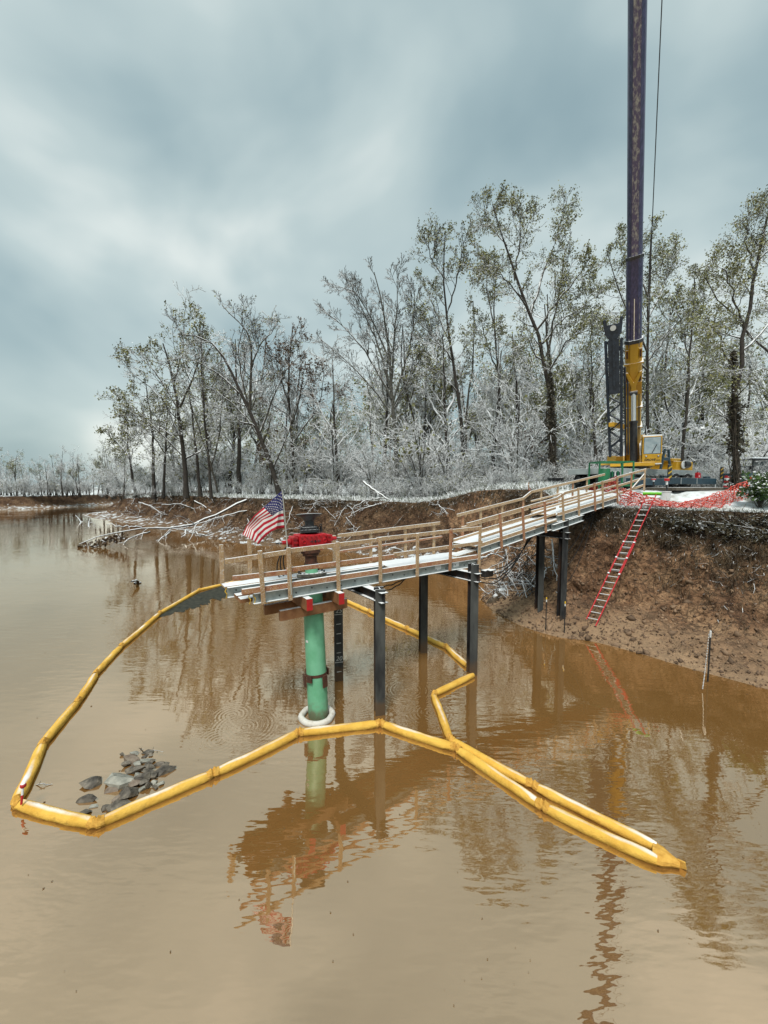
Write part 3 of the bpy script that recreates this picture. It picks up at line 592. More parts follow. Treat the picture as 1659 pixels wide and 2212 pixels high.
HERO = [
 # label, Y, [polylines in photo pixels], radii, options, leaf material
 ('olive-leaved tree at the left end of the wood, crown spreading out over the bank', 57, [
   [(402, 1066), (397, 985), (386, 885), (370, 800), (352, 742)], [(393, 950), (350, 860), (300, 815), (268, 800)], [(386, 885), (335, 800), (295, 765)],
   [(388, 880), (425, 800), (436, 735), (420, 700)], [(395, 985), (340, 930), (290, 880), (262, 850)], [(375, 830), (395, 760), (398, 700)], [(396, 960), (350, 925), (305, 915)]],
   [(.30, .07), (.12, .03), (.12, .03), (.14, .03), (.10, .03), (.10, .03), (.09, .03)], dict(c1=8, c2=6, c3=5, c4=1, leafn=6500, leafs=.26, len1=.32, t0=.25), 'leaf'),
 ('slender twin-stemmed tree just right of the leftmost olive tree', 54, [
   [(456, 1066), (447, 960), (438, 860), (432, 760), (440, 695)], [(452, 1030), (475, 930), (482, 850), (478, 760)], [(470, 1064), (452, 985), (420, 900), (405, 840)]],
   [(.17, .04), (.10, .03), (.11, .03)], dict(c1=9, c2=5, c3=4, c4=1, leafn=1500, leafs=.22, len1=.22, t0=.3), 'leaf'),
 ('big forked bare tree leaning left with wide arching limbs above the flag', 50, [
   [(606, 1068), (582, 990), (548, 905), (518, 850), (500, 800), (478, 745), (430, 715), (384, 722)], [(540, 890), (541, 800), (548, 730), (505, 685), (480, 660)],
   [(541, 800), (560, 745), (590, 715), (600, 690)], [(560, 940), (590, 860), (615, 800), (655, 760)], [(518, 850), (470, 805), (420, 775), (380, 770)],
   [(548, 905), (520, 820), (515, 750), (530, 690)], [(572, 960), (530, 900), (480, 850), (440, 830)], [(590, 1010), (625, 930), (640, 870), (672, 800)]],
   [(.32, .05), (.18, .04), (.11, .03), (.13, .03), (.12, .03), (.12, .03), (.12, .03), (.11, .03)], dict(c1=9, c2=6, c3=5, c4=3, leafn=1600, leafs=.22, len1=.26, t0=.2, jit=.2), 'leaf'),
 ('brown-leaved tree with a rounded top right of the arching bare tree', 53, [
   [(640, 1066), (630, 950), (622, 850), (625, 760), (632, 705)], [(628, 930), (650, 850), (660, 780)], [(623, 870), (600, 800), (595, 750)], [(630, 960), (690, 880), (700, 800)]],
   [(.22, .05), (.11, .03), (.11, .03), (.10, .03)], dict(c1=9, c2=6, c3=5, c4=1, leafn=3600, leafs=.24, len1=.26, t0=.25), 'leafb'),
 ('tall bare tree with a wide fan of fine upswept branches near the middle', 47, [
   [(858, 1064), (856, 985), (849, 900), (845, 845), (842, 740), (825, 650), (808, 588)], [(846, 862), (800, 775), (745, 705), (690, 668)], [(845, 845), (815, 740), (775, 650), (752, 600)],
   [(846, 830), (850, 740), (860, 660), (858, 588)], [(849, 870), (880, 770), (897, 690), (893, 612)], [(850, 905), (800, 830), (740, 770), (695, 735)], [(843, 780), (800, 680), (770, 630), (720, 615)],
   [(848, 880), (890, 810), (925, 740), (930, 690)]],
   [(.27, .05), (.14, .03), (.14, .03), (.13, .03), (.13, .03), (.11, .03), (.11, .03), (.11, .03)], dict(c1=12, c2=7, c3=5, c4=2, len1=.22, t0=.3, ang=32, jit=.10, up=.05, rmin=.018), None),
 ('tall narrow leafy tree with twin dark trunks right of the bare fan tree', 45, [
   [(1004, 1064), (1000, 960), (994, 880), (985, 800), (968, 720), (960, 640), (955, 560), (962, 500)], [(1012, 1064), (1003, 930), (1014, 840), (1026, 740), (1022, 650)],
   [(972, 740), (935, 660), (915, 600)], [(965, 680), (990, 600), (1002, 520)], [(980, 780), (930, 720), (895, 690)], [(958, 600), (930, 560), (925, 520)], [(990, 850), (950, 800), (905, 785)]],
   [(.27, .05), (.18, .04), (.10, .03), (.10, .03), (.10, .03), (.08, .03), (.09, .03)], dict(c1=9, c2=6, c3=5, c4=1, leafn=7500, leafs=.20, len1=.26, t0=.25, ang=38), 'leaf'),
 ('slim crooked tree between the bare fan tree and the twin trunks', 48, [
   [(906, 1066), (902, 930), (882, 860), (862, 795), (870, 700)], [(898, 910), (925, 850), (950, 800)], [(885, 870), (905, 800), (915, 740)]],
   [(.17, .04), (.09, .03), (.08, .03)], dict(c1=8, c2=6, c3=4, c4=1, leafn=1100, leafs=.2, len1=.28), 'leaf'),
 ('thin straight leafy tree left of the largest leaning tree', 44, [
   [(1082, 1062), (1081, 930), (1079, 820), (1068, 720), (1060, 650), (1076, 570)], [(1080, 870), (1105, 800), (1120, 750)], [(1078, 810), (1050, 740), (1040, 690)], [(1066, 700), (1050, 620), (1055, 560)]],
   [(.19, .05), (.09, .03), (.09, .03), (.08, .03)], dict(c1=10, c2=6, c3=5, c4=1, leafn=5500, leafs=.20, len1=.22), 'leaf'),
 ('largest leaning tree with vine-clad trunk and leafy crown rising left of the crane', 33.5, [
   [(1196, 1062), (1196, 930), (1190, 830), (1170, 740), (1145, 680), (1115, 610), (1095, 530), (1064, 440)], [(1146, 682), (1170, 600), (1200, 520), (1226, 425)], [(1172, 742), (1220, 685), (1262, 660), (1292, 640)],
   [(1160, 712), (1210, 640), (1250, 600), (1272, 560)], [(1112, 605), (1122, 520), (1126, 440)], [(1186, 800), (1230, 730), (1275, 710)], [(1135, 660), (1090, 600), (1045, 570)],
   [(1180, 770), (1205, 650), (1215, 560), (1235, 500)], [(1095, 530), (1060, 490), (1050, 450)]],
   [(.36, .05), (.15, .03), (.14, .03), (.14, .03), (.10, .03), (.12, .03), (.10, .03), (.12, .03), (.07, .025)], dict(c1=10, c2=7, c3=5, c4=1, leafn=15000, leafs=.185, len1=.26, t0=.25, ang=40), 'leaf'),
 ('tall leafy tree directly behind the crane boom', 36, [
   [(1404, 1030), (1400, 880), (1396, 740), (1400, 620), (1408, 490)], [(1398, 760), (1340, 640), (1310, 540)], [(1398, 700), (1440, 600), (1470, 530)], [(1400, 640), (1370, 570), (1355, 520)], [(1400, 780), (1460, 700), (1500, 660)], [(1398, 800), (1330, 740), (1290, 700)]],
   [(.24, .05), (.12, .03), (.12, .03), (.1, .03), (.1, .03), (.1, .03)], dict(c1=10, c2=7, c3=5, c4=1, leafn=11000, leafs=.195, len1=.27), 'leaf'),
 ('dark slender tree right of the crane cab with a loose leafy top', 32, [
   [(1472, 1030), (1478, 930), (1488, 830), (1494, 720), (1500, 600)], [(1484, 870), (1520, 780), (1540, 700)], [(1490, 780), (1470, 700), (1455, 640)], [(1495, 700), (1520, 630), (1530, 575)]],
   [(.19, .05), (.09, .03), (.08, .03), (.08, .03)], dict(c1=10, c2=6, c3=5, c4=1, leafn=6000, leafs=.18, len1=.28), 'leaf'),
 ('thick vine-covered tree at the right edge of the picture', 21.5, [
   [(1590, 1062), (1584, 940), (1590, 830), (1606, 720), (1632, 590), (1668, 430)], [(1592, 820), (1560, 740), (1530, 690)], [(1608, 710), (1580, 620), (1560, 580)], [(1630, 600), (1610, 520), (1612, 470)],
   [(1600, 760), (1680, 680), (1740, 600)], [(1640, 560), (1700, 500), (1760, 450)]],
   [(.32, .06), (.12, .03), (.11, .03), (.1, .03), (.12, .03), (.12, .03)], dict(c1=10, c2=7, c3=5, c4=1, leafn=13000, leafs=.15, len1=.28, t0=.12, rmin=.012), 'leaf'),
 ('dark crooked limb-like tree reaching in from the right edge', 22, [
   [(1800, 1080), (1770, 950), (1720, 830), (1660, 758), (1590, 702), (1545, 640), (1524, 600)], [(1700, 800), (1640, 800), (1560, 797), (1480, 810)], [(1750, 900), (1650, 905), (1560, 900)]],
   [(.20, .035), (.07, .02), (.06, .02)], dict(c1=9, c2=6, c3=4, c4=1, leafn=1800, leafs=.12, len1=.22, t0=.3, rmin=.01), 'leaf'),
 ('thin wavy sapling trunk between the leaning tree and the crane', 41, [
   [(1250, 1050), (1262, 950), (1276, 890), (1283, 820), (1272, 760), (1280, 700)], [(1265, 930), (1240, 860), (1235, 800)], [(1280, 850), (1310, 800), (1325, 760)]],
   [(.13, .04), (.07, .025), (.07, .025)], dict(c1=9, c2=6, c3=4, c4=1, leafn=1500, leafs=.18, len1=.28), 'leaf'),
]
for i, (lab, Y, lines, rads, opt, lf) in enumerate(HERO):
    rng = np.random.default_rng(100 + i)
    mains = []
    for q, ln in enumerate(lines):
        dY = 0 if q == 0 else float(rng.uniform(-3.5, 3.5))
        mains.append(px_line(ln, Y, dY))
        if q == 0:
            b = mains[0][0]; zb = float(zplat(b.x, b.y)); mains[0][0] = Vector((b.x, b.y, min(zb, b.z) - 0.25))
    base = tuple(mains[0][0])
    kf = Y / 45.0; rads = [(a * kf, b_ * max(kf, .7)) for a, b_ in rads]
    opt = dict(opt); opt['len1'] *= 1.3; opt['l2'] = .58; opt['spread'] = .15; opt['up'] = opt.get('up', .03); opt['up2'] = .02; opt['ang'] = opt.get('ang', 52)
    opt['len2'] = np.full((len(mains), 1), 12.5 * kf); opt['leafs'] = opt.get('leafs', .2) * kf ** .5 * .9; opt['leafn'] = int(opt.get('leafn', 0) * .75); opt['rmin'] = opt.get('rmin', .016) * 1.2 * max(kf, .6)
    g = tree_geo(mains, rads, rng, **opt)
    make_tree('bare_tree' if lf is None else 'leafy_tree', lab, 'tree', base, g, [MT['bark'] if lf else MT['barkpale'], MT['twig'] if lf else MT['barkpale'], MT[lf or 'leaf']])

# ivy and vines wrapped round two of the trunks
MT['snagbark'] = mat('brown_vine_stem', (0.03, 0.024, 0.018), (0.07, 0.055, 0.04), rough=.9)
def ivy(label, x, y0, y1, Y, w, n, seed):
    rng = np.random.default_rng(seed)
    py = rng.uniform(y1, y0, n); c = np.array([tuple(aty(x + (p - y0) * 0.02, p, Y)) for p in py])
    lob = 0.55 + 0.45 * np.sin(py * .055 + seed) * np.sin(py * .021 + 2 * seed)
    c += rng.normal(size=(n, 3)) * np.array([w, w, .1]) * (lob * (0.25 + 0.75 * ((py - y1) / (y0 - y1))))[:, None]
    a = nrm(rng.normal(size=(n, 3)) + np.array([0, 0, -.5])); b = nrm(np.cross(a, rng.normal(size=(n, 3)))); s = .085 * rng.uniform(.5, 1.4, (n, 1))
    V = np.stack([c - a * s, c + b * s * .7, c + a * s, c - b * s * .7], 1).reshape(-1, 3)
    b0 = aty(x, y0, Y)
    t = thing('climbing_vine', b0, label, 'vine')
    tag(link('foliage', np_mesh('foliage', V, np.arange(4 * n).reshape(-1, 4), [MT['ivy']]), t), kind='stuff')
    st = []
    for q in range(14):
        x0 = rng.uniform(-w, w) * .7; p0 = aty(x, y0, Y - .3); p1 = aty(x - 6, y1 + rng.uniform(0, 120), Y)
        st.append(resamp_poly([p0 + Vector((x0, rng.uniform(-w, w), -.2)), (p0 + p1) / 2 + Vector((x0 * .4, rng.uniform(-.3, .3), 0)), p1], 8))
    st = np.stack(st) + rng.normal(size=(14, 8, 3)) * .07
    link('stem', np_mesh('stem', *tubes(st, np.full((14, 8), .022), 4), [MT['snagbark']]), t)
ivy('brown vine wrapped thickly round the lower trunk of the largest leaning tree', 1194, 1062, 800, 33.2, .5, 5200, 5)
ivy('dense dark vine covering the trunk of the tree at the right edge', 1590, 1050, 760, 21.3, .34, 2600, 6)

# ---- prototypes for the many other trees, shrubs and the wood behind
def proto_tree(seed, H, leafn, leafs, c=(9, 6, 4, 2), lean=.06, rmin=.02, width=.40, t0=.28, forks=2):
    rng = np.random.default_rng(seed)
    top = np.array([rng.normal() * lean * H, rng.normal() * lean * H, H])
    mid = top * 0.5 + np.array([rng.normal() * .03 * H, rng.normal() * .03 * H, 0])
    mains = [[(0, 0, -.3), mid * .5, mid, top]]; rads = [(.016 * H, .035)]
    for q in range(forks):
        f = rng.uniform(.3, .55); p0 = np.array(mains[0][2]) * (f / .5)
        d = np.array([rng.normal(), rng.normal(), 0]); d /= np.linalg.norm(d)
        mains.append([p0, p0 + d * H * .10 + np.array([0, 0, H * .16]), p0 + d * H * rng.uniform(.14, .24) + np.array([0, 0, H * rng.uniform(.28, .42)])]); rads.append((.008 * H, .03))
    return tree_geo(mains, rads, rng, c1=c[0], c2=c[1], c3=c[2], c4=c[3], len1=width, leafn=leafn, leafs=leafs, t0=t0, rmin=rmin, sides=6, jit=.17, ang=50, l2=.55, spread=.25, up2=.02)
def meshes(geo, name, mats):
    r = [('trunk', np_mesh('trunk', *geo[0], [mats[0]], smooth=True)), ('crown', np_mesh('crown', *geo[1], [mats[1]]))]
    if geo[2] is not None: r.append(('foliage', np_mesh('foliage', *geo[2], [mats[2]])))
    return r
def place(name, ms, loc, rot, sc, label, cat, group):
    t = thing(name, loc, label, cat, group); t.rotation_euler = (0, 0, rot); t.scale = (sc, sc, sc)
    for n, me in ms:
        o = bpy.data.objects.new(n, me); COL.objects.link(o); o.parent = t
        if n == 'foliage': o['kind'] = 'stuff'
    return t
PROT = {
 'leafy': [meshes(proto_tree(s, 14, 1700, .22), 'leafy', [MT['bark'], MT['twig'], MT['leaf']]) for s in (21, 22, 23)],
 'brown': [meshes(proto_tree(s, 9, 1500, .24, c=(8, 5, 4, 1), width=.42, t0=.15), 'brown', [MT['bark'], MT['twigsnow'], MT['leafb']]) for s in (31,)],
 'bare': [meshes(proto_tree(s, 14, 0, 0), 'bare', [MT['bark'], MT['twigsnow'], None]) for s in (41, 42, 43)],
}
SKY = [(250, 880), (300, 770), (400, 705), (480, 672), (560, 700), (640, 735), (690, 770), (740, 690), (800, 640), (860, 640), (960, 560), (1030, 650), (1080, 600), (1220, 540), (1290, 560), (1400, 540), (1480, 560), (1560, 600), (1640, 520), (1700, 500)]
def skyline(px): return np.interp(px, [a for a, b in SKY], [b for a, b in SKY])
rng = np.random.default_rng(3)
TXT = {'leafy': ('leafy_tree', 'one of the slim olive-leaved trees deeper in the snowy wood', 'leafy trees deeper in the wood'),
       'brown': ('small_tree', 'one of the small brown-leaved snowy trees in the understory', 'small brown-leaved trees'),
       'bare': ('bare_tree', 'one of the thin bare snow-lined trees deeper in the wood', 'bare trees deeper in the wood')}
for i in range(54):
    px = 262 + (1668 - 262) * (i + rng.uniform(.1, .9)) / 54
    near = i % 3 == 0
    e0 = np.interp(px, [250, 400, 700, 1000, 1250, 1400, 1660], [63, 56, 50, 42, 37, 38, 30])
    Y = e0 + (rng.uniform(0, 6) if near else rng.uniform(6, 26))
    kind = ('bare', 'leafy', 'bare', 'leafy', 'bare', 'brown', 'bare')[i % 7]
    p = aty(px, 1062, Y); z = float(zplat(p.x, Y))
    topy = skyline(px) + (rng.uniform(15, 170) if px < 720 else rng.uniform(60, 260)); H = (1050 - topy) / FPX * Y + CAMH - z
    if kind == 'brown': H = min(H, rng.uniform(6, 9))
    base = 9.0 if kind == 'brown' else 14.0
    ms = PROT[kind][i % len(PROT[kind])]
    place(TXT[kind][0], ms, (p.x, Y, z), rng.uniform(0, 6.28), H / base, TXT[kind][1], 'tree', TXT[kind][2])
# trees on the far bank at the left
for i in range(30):
    px = -60 + 330 * (i + rng.uniform(.1, .9)) / 30
    Y = rng.uniform(108, 126) if px < 190 else rng.uniform(92, 112)
    topy = np.interp(px, [0, 60, 120, 200, 260, 300], [965, 985, 965, 970, 930, 880]) + rng.uniform(0, 45)
    p = aty(px, 1062, Y); z = 3.2 if p.x < -70 else 4.0; H = (1050 - topy) / FPX * Y + CAMH - z
    kind = 'bare' if i % 4 else 'leafy'
    place('bare_tree' if kind == 'bare' else 'leafy_tree', PROT[kind][i % 3], (p.x, Y, z), rng.uniform(0, 6.28), H / 14.0,
          'one of the pale snow-dusted trees lining the distant left bank', 'tree', 'trees on the distant left bank')

# snowy shrubs along the bank top and through the wood
def proto_shrub(seed, H, leafn=0):
    rng = np.random.default_rng(seed); n = 9
    az = rng.uniform(0, 6.28, n); out_ = rng.uniform(.15, .75, n) * H
    P = np.stack([resamp_poly([(0.1 * math.cos(a), .1 * math.sin(a), -.15), (o_ * .3 * math.cos(a), o_ * .3 * math.sin(a), H * .55), (o_ * math.cos(a), o_ * math.sin(a), H * rng.uniform(.6, 1.0))], 6) for a, o_ in zip(az, out_)])
    R = np.tile(np.linspace(.03, .014, 6), (n, 1))
    P1, R1 = grow(P, R, 8, .2, 1, 48, .45, 5, .02, .2, .7, .013, rng)
    P2, R2 = grow(P1, R1, 5, .15, 1, 45, .5, 4, 0, .25, .8, .011, rng)
    P3, R3 = grow(P2, R2, 3, .15, 1, 45, .55, 3, -.02, .25, .8, .010, rng)
    lv = leaves(P3, leafn, .13, rng) if leafn else None
    return tubes(P, R, 5), join([tubes(P1, R1, 3), tubes(P2, R2, 3), tubes(P3, R3, 3)]), lv
SHR = []
for s, lf in ((1, 0), (2, 300), (3, 0), (4, 450), (5, 0)):
    g = proto_shrub(s, 3.0, lf)
    r = [('stem', np_mesh('stem', *g[0], [MT['twig']], smooth=True)), ('crown', np_mesh('crown', *g[1], [MT['twigsnow']]))]
    if g[2] is not None: r.append(('foliage', np_mesh('foliage', *g[2], [MT['leaf']])))
    SHR.append(r)
for i in range(170):
    px = 215 + (1660 - 215) * (i + rng.uniform(0, 1)) / 170
    e0 = np.interp(px, [200, 300, 400, 700, 850, 1000, 1120, 1250, 1400, 1660], [82, 70, 60, 47.5, 39.5, 36, 32, 33, 32, 24])
    Y = e0 + (rng.uniform(0, 3) if i % 2 == 0 else rng.uniform(3, 18))
    p = aty(px, 1062, Y)
    if 11.5 < p.x < 24 and Y < 31: Y = rng.uniform(31, 36); p = aty(px, 1062, Y)
    sc = rng.uniform(.4, .9) if i % 2 == 0 else rng.uniform(1.1, 3.0)
    place('snowy_shrub', SHR[i % 5], (p.x, Y, float(zplat(p.x, Y))), rng.uniform(0, 6.28), sc, 'one of the snow-laden shrubs in the understory above the bank', 'shrub', 'snowy understory shrubs')
for i in range(26):
    px = -40 + 240 * i / 26; Y = rng.uniform(106, 116); p = aty(px, 1062, Y)
    place('snowy_shrub', SHR[i % 5], (p.x, Y, 3.2), rng.uniform(0, 6.28), rng.uniform(1.0, 2.0), 'one of the pale shrubs at the foot of the distant left bank trees', 'shrub', 'shrubs on the distant left bank')

# the wood behind, too far in to count: one mass of trees
def far_wood():
    rng = np.random.default_rng(77); W, Lf = [], []
    protos = [proto_tree(60 + q, 14, 900, .3, c=(8, 5, 4, 0), rmin=.03) for q in range(4)]
    for i in range(60):
        px = 240 + (1700 - 240) * (i + rng.uniform(0, 1)) / 60
        e0 = np.interp(px, [250, 400, 700, 1000, 1250, 1660], [80, 78, 74, 70, 62, 56])
        Y = e0 + rng.uniform(0, 22); p = aty(px, 1062, Y); z = float(zplat(p.x, Y))
        topy = max(skyline(px) + 150, 780) + rng.uniform(0, 110); s = ((1050 - topy) / FPX * Y + CAMH - z) / 14
        a = rng.uniform(0, 6.28); M = np.array([[math.cos(a), -math.sin(a), 0], [math.sin(a), math.cos(a), 0], [0, 0, 1]]) * s
        g = protos[i % 4]; V, F = join([g[0], g[1]])
        W.append((V @ M.T + np.array([p.x, Y, z]), F)); Lf.append((g[2][0] @ M.T + np.array([p.x, Y, z]), g[2][1]))
    V, F = join(W); V2, F2 = join(Lf); fm = np.concatenate([np.zeros(len(F), int), np.ones(len(F2), int)])
    o = link('background_wood', np_mesh('background_wood', np.concatenate([V, V2]), np.concatenate([F, F2 + len(V)]), [MT['twigsnow'], MT['leaf']], fm=fm))
    tag(o, 'pale snowy wood filling in behind the nearer trees', 'wood', kind='stuff')
far_wood()

# snowy grass and low growth on the bank top; roots and dead stems hanging over its lip
def bank_line(u):
    i = np.interp(u, PAR, np.arange(len(PAR))); i0 = np.clip(i.astype(int), 0, len(PAR) - 2); f = (i - i0)[:, None]
    return TC[i0] * (1 - f) + TC[i0 + 1] * f, WC[i0] * (1 - f) + WC[i0 + 1] * f
def blades(c, d, L, w, rng, bend=.4):
    n = len(c); side = nrm(np.cross(d, rng.normal(size=(n, 3)))) * w[:, None]; e1 = c + d * L[:, None] * .55
    d2 = nrm(d + rng.normal(size=(n, 3)) * bend); e2 = e1 + d2 * L[:, None] * .45
    V = np.stack([c - side, c + side, e1 + side * .8, e1 - side * .8, e2 + side * .25, e2 - side * .25], 1).reshape(-1, 3)
    k = np.arange(n)[:, None] * 6
    return V, np.concatenate([k + np.array([[0, 1, 2, 3]]), k + np.array([[3, 2, 4, 5]])])
def growth():
    rng = np.random.default_rng(5); n = 26000
    u = np.concatenate([rng.uniform(2.6, 8.5, n // 3), rng.uniform(8.5, 19.5, n - n // 3)])
    T_, W_ = bank_line(u); outd = nrm(T_ - W_)
    back = np.abs(rng.normal(0, 1.0, n)) * np.where(u < 8.5, .35, 2.2) - .1
    xy = T_ + outd * back[:, None]; z = zplat(xy[:, 0], xy[:, 1])
    c = np.concatenate([xy, z[:, None]], 1); d = nrm(np.stack([rng.normal(0, .5, n), rng.normal(0, .5, n), np.full(n, 1.0)], 1))
    dist = np.hypot(xy[:, 0], xy[:, 1]); L_ = rng.uniform(.15, .7, n) * np.where(u < 8.5, .22, 1.0); w = np.clip(dist * .0007, .008, .05)
    o = link('snowy_grass', np_mesh('snowy_grass', *blades(c, d, L_, w, rng, .8), [MT['grass']])); tag(o, 'snow-covered grass along the top of the bank', 'grass', kind='stuff')
    n = 46000
    u = np.concatenate([rng.uniform(2.2, 7.6, int(n * .6)), rng.uniform(7.6, 18.5, n - int(n * .6))])
    T_, W_ = bank_line(u); outd = nrm(T_ - W_)
    k = np.interp(u, PAR, np.arange(len(PAR))).astype(int); dep = np.abs(rng.normal(0, 1, n)) * np.where(u < 4.2, .17, np.where(u < 5.2, .12, np.where(u < 7.6, .075, .07)))
    j = np.clip((1 - dep) * (BV.shape[1] - 1), BV.shape[1] * .45, BV.shape[1] - 1).astype(int)
    c = BV[k, j] - np.concatenate([outd, np.zeros((n, 1))], 1) * rng.uniform(-.02, .10, n)[:, None] + rng.normal(size=(n, 3)) * .05
    xy = c[:, :2]
    d = nrm(np.stack([-outd[:, 0] * .35 + rng.normal(0, .42, n), -outd[:, 1] * .35 + rng.normal(0, .42, n), rng.normal(-.85, .5, n)], 1))
    dist = np.hypot(xy[:, 0], xy[:, 1]); w = np.clip(dist * .00045, .005, .03)
    o = link('hanging_roots', np_mesh('hanging_roots', *blades(c, d, rng.uniform(.12, .8, n), w, rng, .7), [MT['root']])); tag(o, 'dark roots and dead stems hanging over the lip of the bank', 'roots', kind='stuff')
growth()

rng = np.random.default_rng(19)
MT['snagbrown'] = mat('brown_dead_branch', (0.06, 0.045, 0.03), (0.14, 0.11, 0.08), rough=.9, snow=.6, snow_noise=.6)
for i in range(44):
    u = rng.uniform(10.5, 18.8); k = int(np.interp(u, PAR, np.arange(len(PAR)))); j = int(rng.uniform(.30, .97) * (BV.shape[1] - 1)); c = BV[k, j]
    al = nrm(np.append(TC[min(k + 3, len(TC) - 1)] - TC[k], 0)); dn = nrm(BV[k, j - 4] - c); d = nrm(al * rng.normal() + dn * rng.normal(.4, .6) + np.array([0, 0, rng.uniform(-.1, .35)])); Ls = rng.uniform(1.5, 4.5)
    P = resamp_poly([c - d * Ls * .3 + [0, 0, .1], c + [0, 0, .25], c + d * Ls * .5 + [0, 0, .35], c + d * Ls + dn * .3 + [0, 0, .15]], 10)[None]; P[:, 1:-1] += rng.normal(size=(1, 8, 3)) * .06
    R = np.linspace(.05, .02, 10)[None]; P1, R1 = grow(P, R, 7, .2, 1, 45, .35, 5, .03, .25, .6, .02, rng); P2, R2 = grow(P1, R1, 3, .3, 1, 45, .5, 4, .02, .25, .7, .016, rng)
    t_ = thing('dead_branch', tuple(P[0, 0]), 'one of the snowy dead branches strewn over the left bank face', 'dead branch', 'dead branches strewn over the left bank')
    link('branch', np_mesh('branch', *tubes(P, R, 6), [MT['snagbrown']], smooth=True), t_); o_ = link('twigs', np_mesh('twigs', *join([tubes(P1, R1, 4), tubes(P2, R2, 3)]), [MT['snagbrown'] if i % 3 else MT['twig']]), t_); o_['kind'] = 'stuff'
# ================================================================== walkway
A0 = Vector((-3.1, 8.85, 0)); A1 = Vector((11.3, 18.8, 0))
U = (A1 - A0).normalized(); NN = Vector((-U.y, U.x, 0)); Z = Vector((0, 0, 1)); WID = 1.24
def wp(s, n, z): return A0 + U * s + NN * n + Z * z
def bz(s):                                   # underside of the side beams along the walkway
    if s <= 7.75: return 3.36
    if s <= 12.45: return 3.74 + (s - 7.75) * 0.141
    return 4.62 + (s - 12.45) * 0.134
walk = thing('timber_walkway', wp(8, .6, 0), 'snow-covered timber and steel walkway ramping up from the water to the bank', 'walkway')
def wpart(name, m, fn, bevel=0.0, parent=None):
    b = MB(); fn(b); return b.build(name, m, parent or walk, bevel=bevel)
# steel side beams (channels) with flanges, bolt holes
def channel(s0, s1, n, face, parent=None, dz=0.0, zf=bz, h=0.23):
    def f(b):
        p0 = wp(s0, n, zf(s0) + dz + h / 2); p1 = wp(s1, n, zf(s1) + dz + h / 2)
        b.beam(p0, p1, .02, h)
        for q in (-1, 1):
            off = Vector((0, 0, q * (h / 2 + .006))) + NN * face * .045
            b.beam(p0 + off, p1 + off, .11, .012)
    o = wpart('side_beam', MT['galv'], f)
    k = int((s1 - s0) / .42)
    for i in range(k):
        s = s0 + (i + .5) * (s1 - s0) / k; zz = zf(s) + dz + h * (.36 if i % 3 else .62)
        b = MB(); c = wp(s, n + face * .0, zz); b.tube([c + NN * face * .010, c + NN * face * .026], .018, 8)
        b.build('bolt', MT['bolt'], o)
    return o
flat = lambda s: 3.36
r1 = lambda s: 3.74 + (s - 7.75) * 0.141
r2 = lambda s: 4.62 + (s - 12.45) * 0.134
channel(.05, 7.7, .03, -1, zf=flat); channel(-.35, 7.7, .47 + .33, -1, zf=flat, dz=.03); channel(.0, 7.7, 1.22, 1, zf=flat)
channel(7.72, 12.5, .03, -1, zf=r1); channel(7.72, 12.5, 1.22, 1, zf=r1); channel(12.5, 17.6, .03, -1, zf=r2); channel(12.5, 17.6, 1.22, 1, zf=r2)
channel(12.0, 14.3, -.06, -1, zf=r2, dz=-.27)
# toe boards and stringer timbers on the beams
def timber(name, m, s0, z0, s1, z1, n, w, h, bevel=.008):
    return wpart(name, m, lambda b: b.beam(wp(s0, n, z0), wp(s1, n, z1), w, h), bevel)
for s0, s1 in ((-.2, 3.55), (3.57, 7.65)): timber('toe_board', MT['wood_red'], s0, 3.675, s1, 3.675, .0, .09, .13)
for s0, s1 in ((7.8, 10.2), (10.22, 12.4)): timber('toe_board', MT['wood'], s0, r1(s0) + .31, s1, r1(s1) + .31, .0, .09, .13)
for s0, s1 in ((12.55, 15.2), (15.22, 17.6)): timber('toe_board', MT['wood'], s0, r2(s0) + .31, s1, r2(s1) + .31, .0, .09, .13)
for s0, s1, zf in ((7.8, 12.4, r1), (12.55, 17.6, r2)): timber('toe_board', MT['wood'], s0, zf(s0) + .32, s1, zf(s1) + .32, 1.25, .09, .14)
# walking surface: planks with snow lying on them
def plank(s0, s1, n0, n1, zf, dz, th=.04, m='wood'):
    def f(b):
        p = [wp(s0, n0, zf(s0) + dz), wp(s1, n0, zf(s1) + dz), wp(s1, n1, zf(s1) + dz), wp(s0, n1, zf(s0) + dz)]
        b.add(p + [q - Z * th for q in p], [(0, 1, 2, 3), (7, 6, 5, 4), (0, 4, 5, 1), (1, 5, 6, 2), (2, 6, 7, 3), (3, 7, 4, 0)])
    return wpart('plank', MT[m], f)
def snow_sheet(s0, s1, n0, n1, zf, dz, th=.05, seed=0):
    rs = np.random.default_rng(seed); a = max(4, int((s1 - s0) / .16)); c = max(3, int((n1 - n0) / .12))
    b = MB(); vs_ = []
    for i in range(a + 1):
        for j in range(c + 1):
            s = s0 + (s1 - s0) * i / a; n = n0 + (n1 - n0) * j / c
            edge = i in (0, a) or j in (0, c)
            s += rs.normal() * .02 * (i in (0, a)); n += rs.normal() * .012 * (j in (0, c))
            vs_.append(wp(s, n, zf(s) + dz + (.004 if edge else th * (.75 + .3 * rs.random()))))
    b.add(vs_, [(i * (c + 1) + j, (i + 1) * (c + 1) + j, (i + 1) * (c + 1) + j + 1, i * (c + 1) + j + 1) for i in range(a) for j in range(c)])
    o = b.build('snow_layer', MT['snow'], walk, smooth=True); o['kind'] = 'stuff'; return o
plank(-.4, 4.3, .80, 1.16, flat, .285); snow_sheet(-.4, 4.3, .80, 1.17, flat, .285, seed=1)
plank(-.1, 1.3, .06, .16, flat, .285); plank(2.2, 4.3, .06, .22, flat, .285); snow_sheet(2.2, 4.3, .05, .22, flat, .285, seed=2)
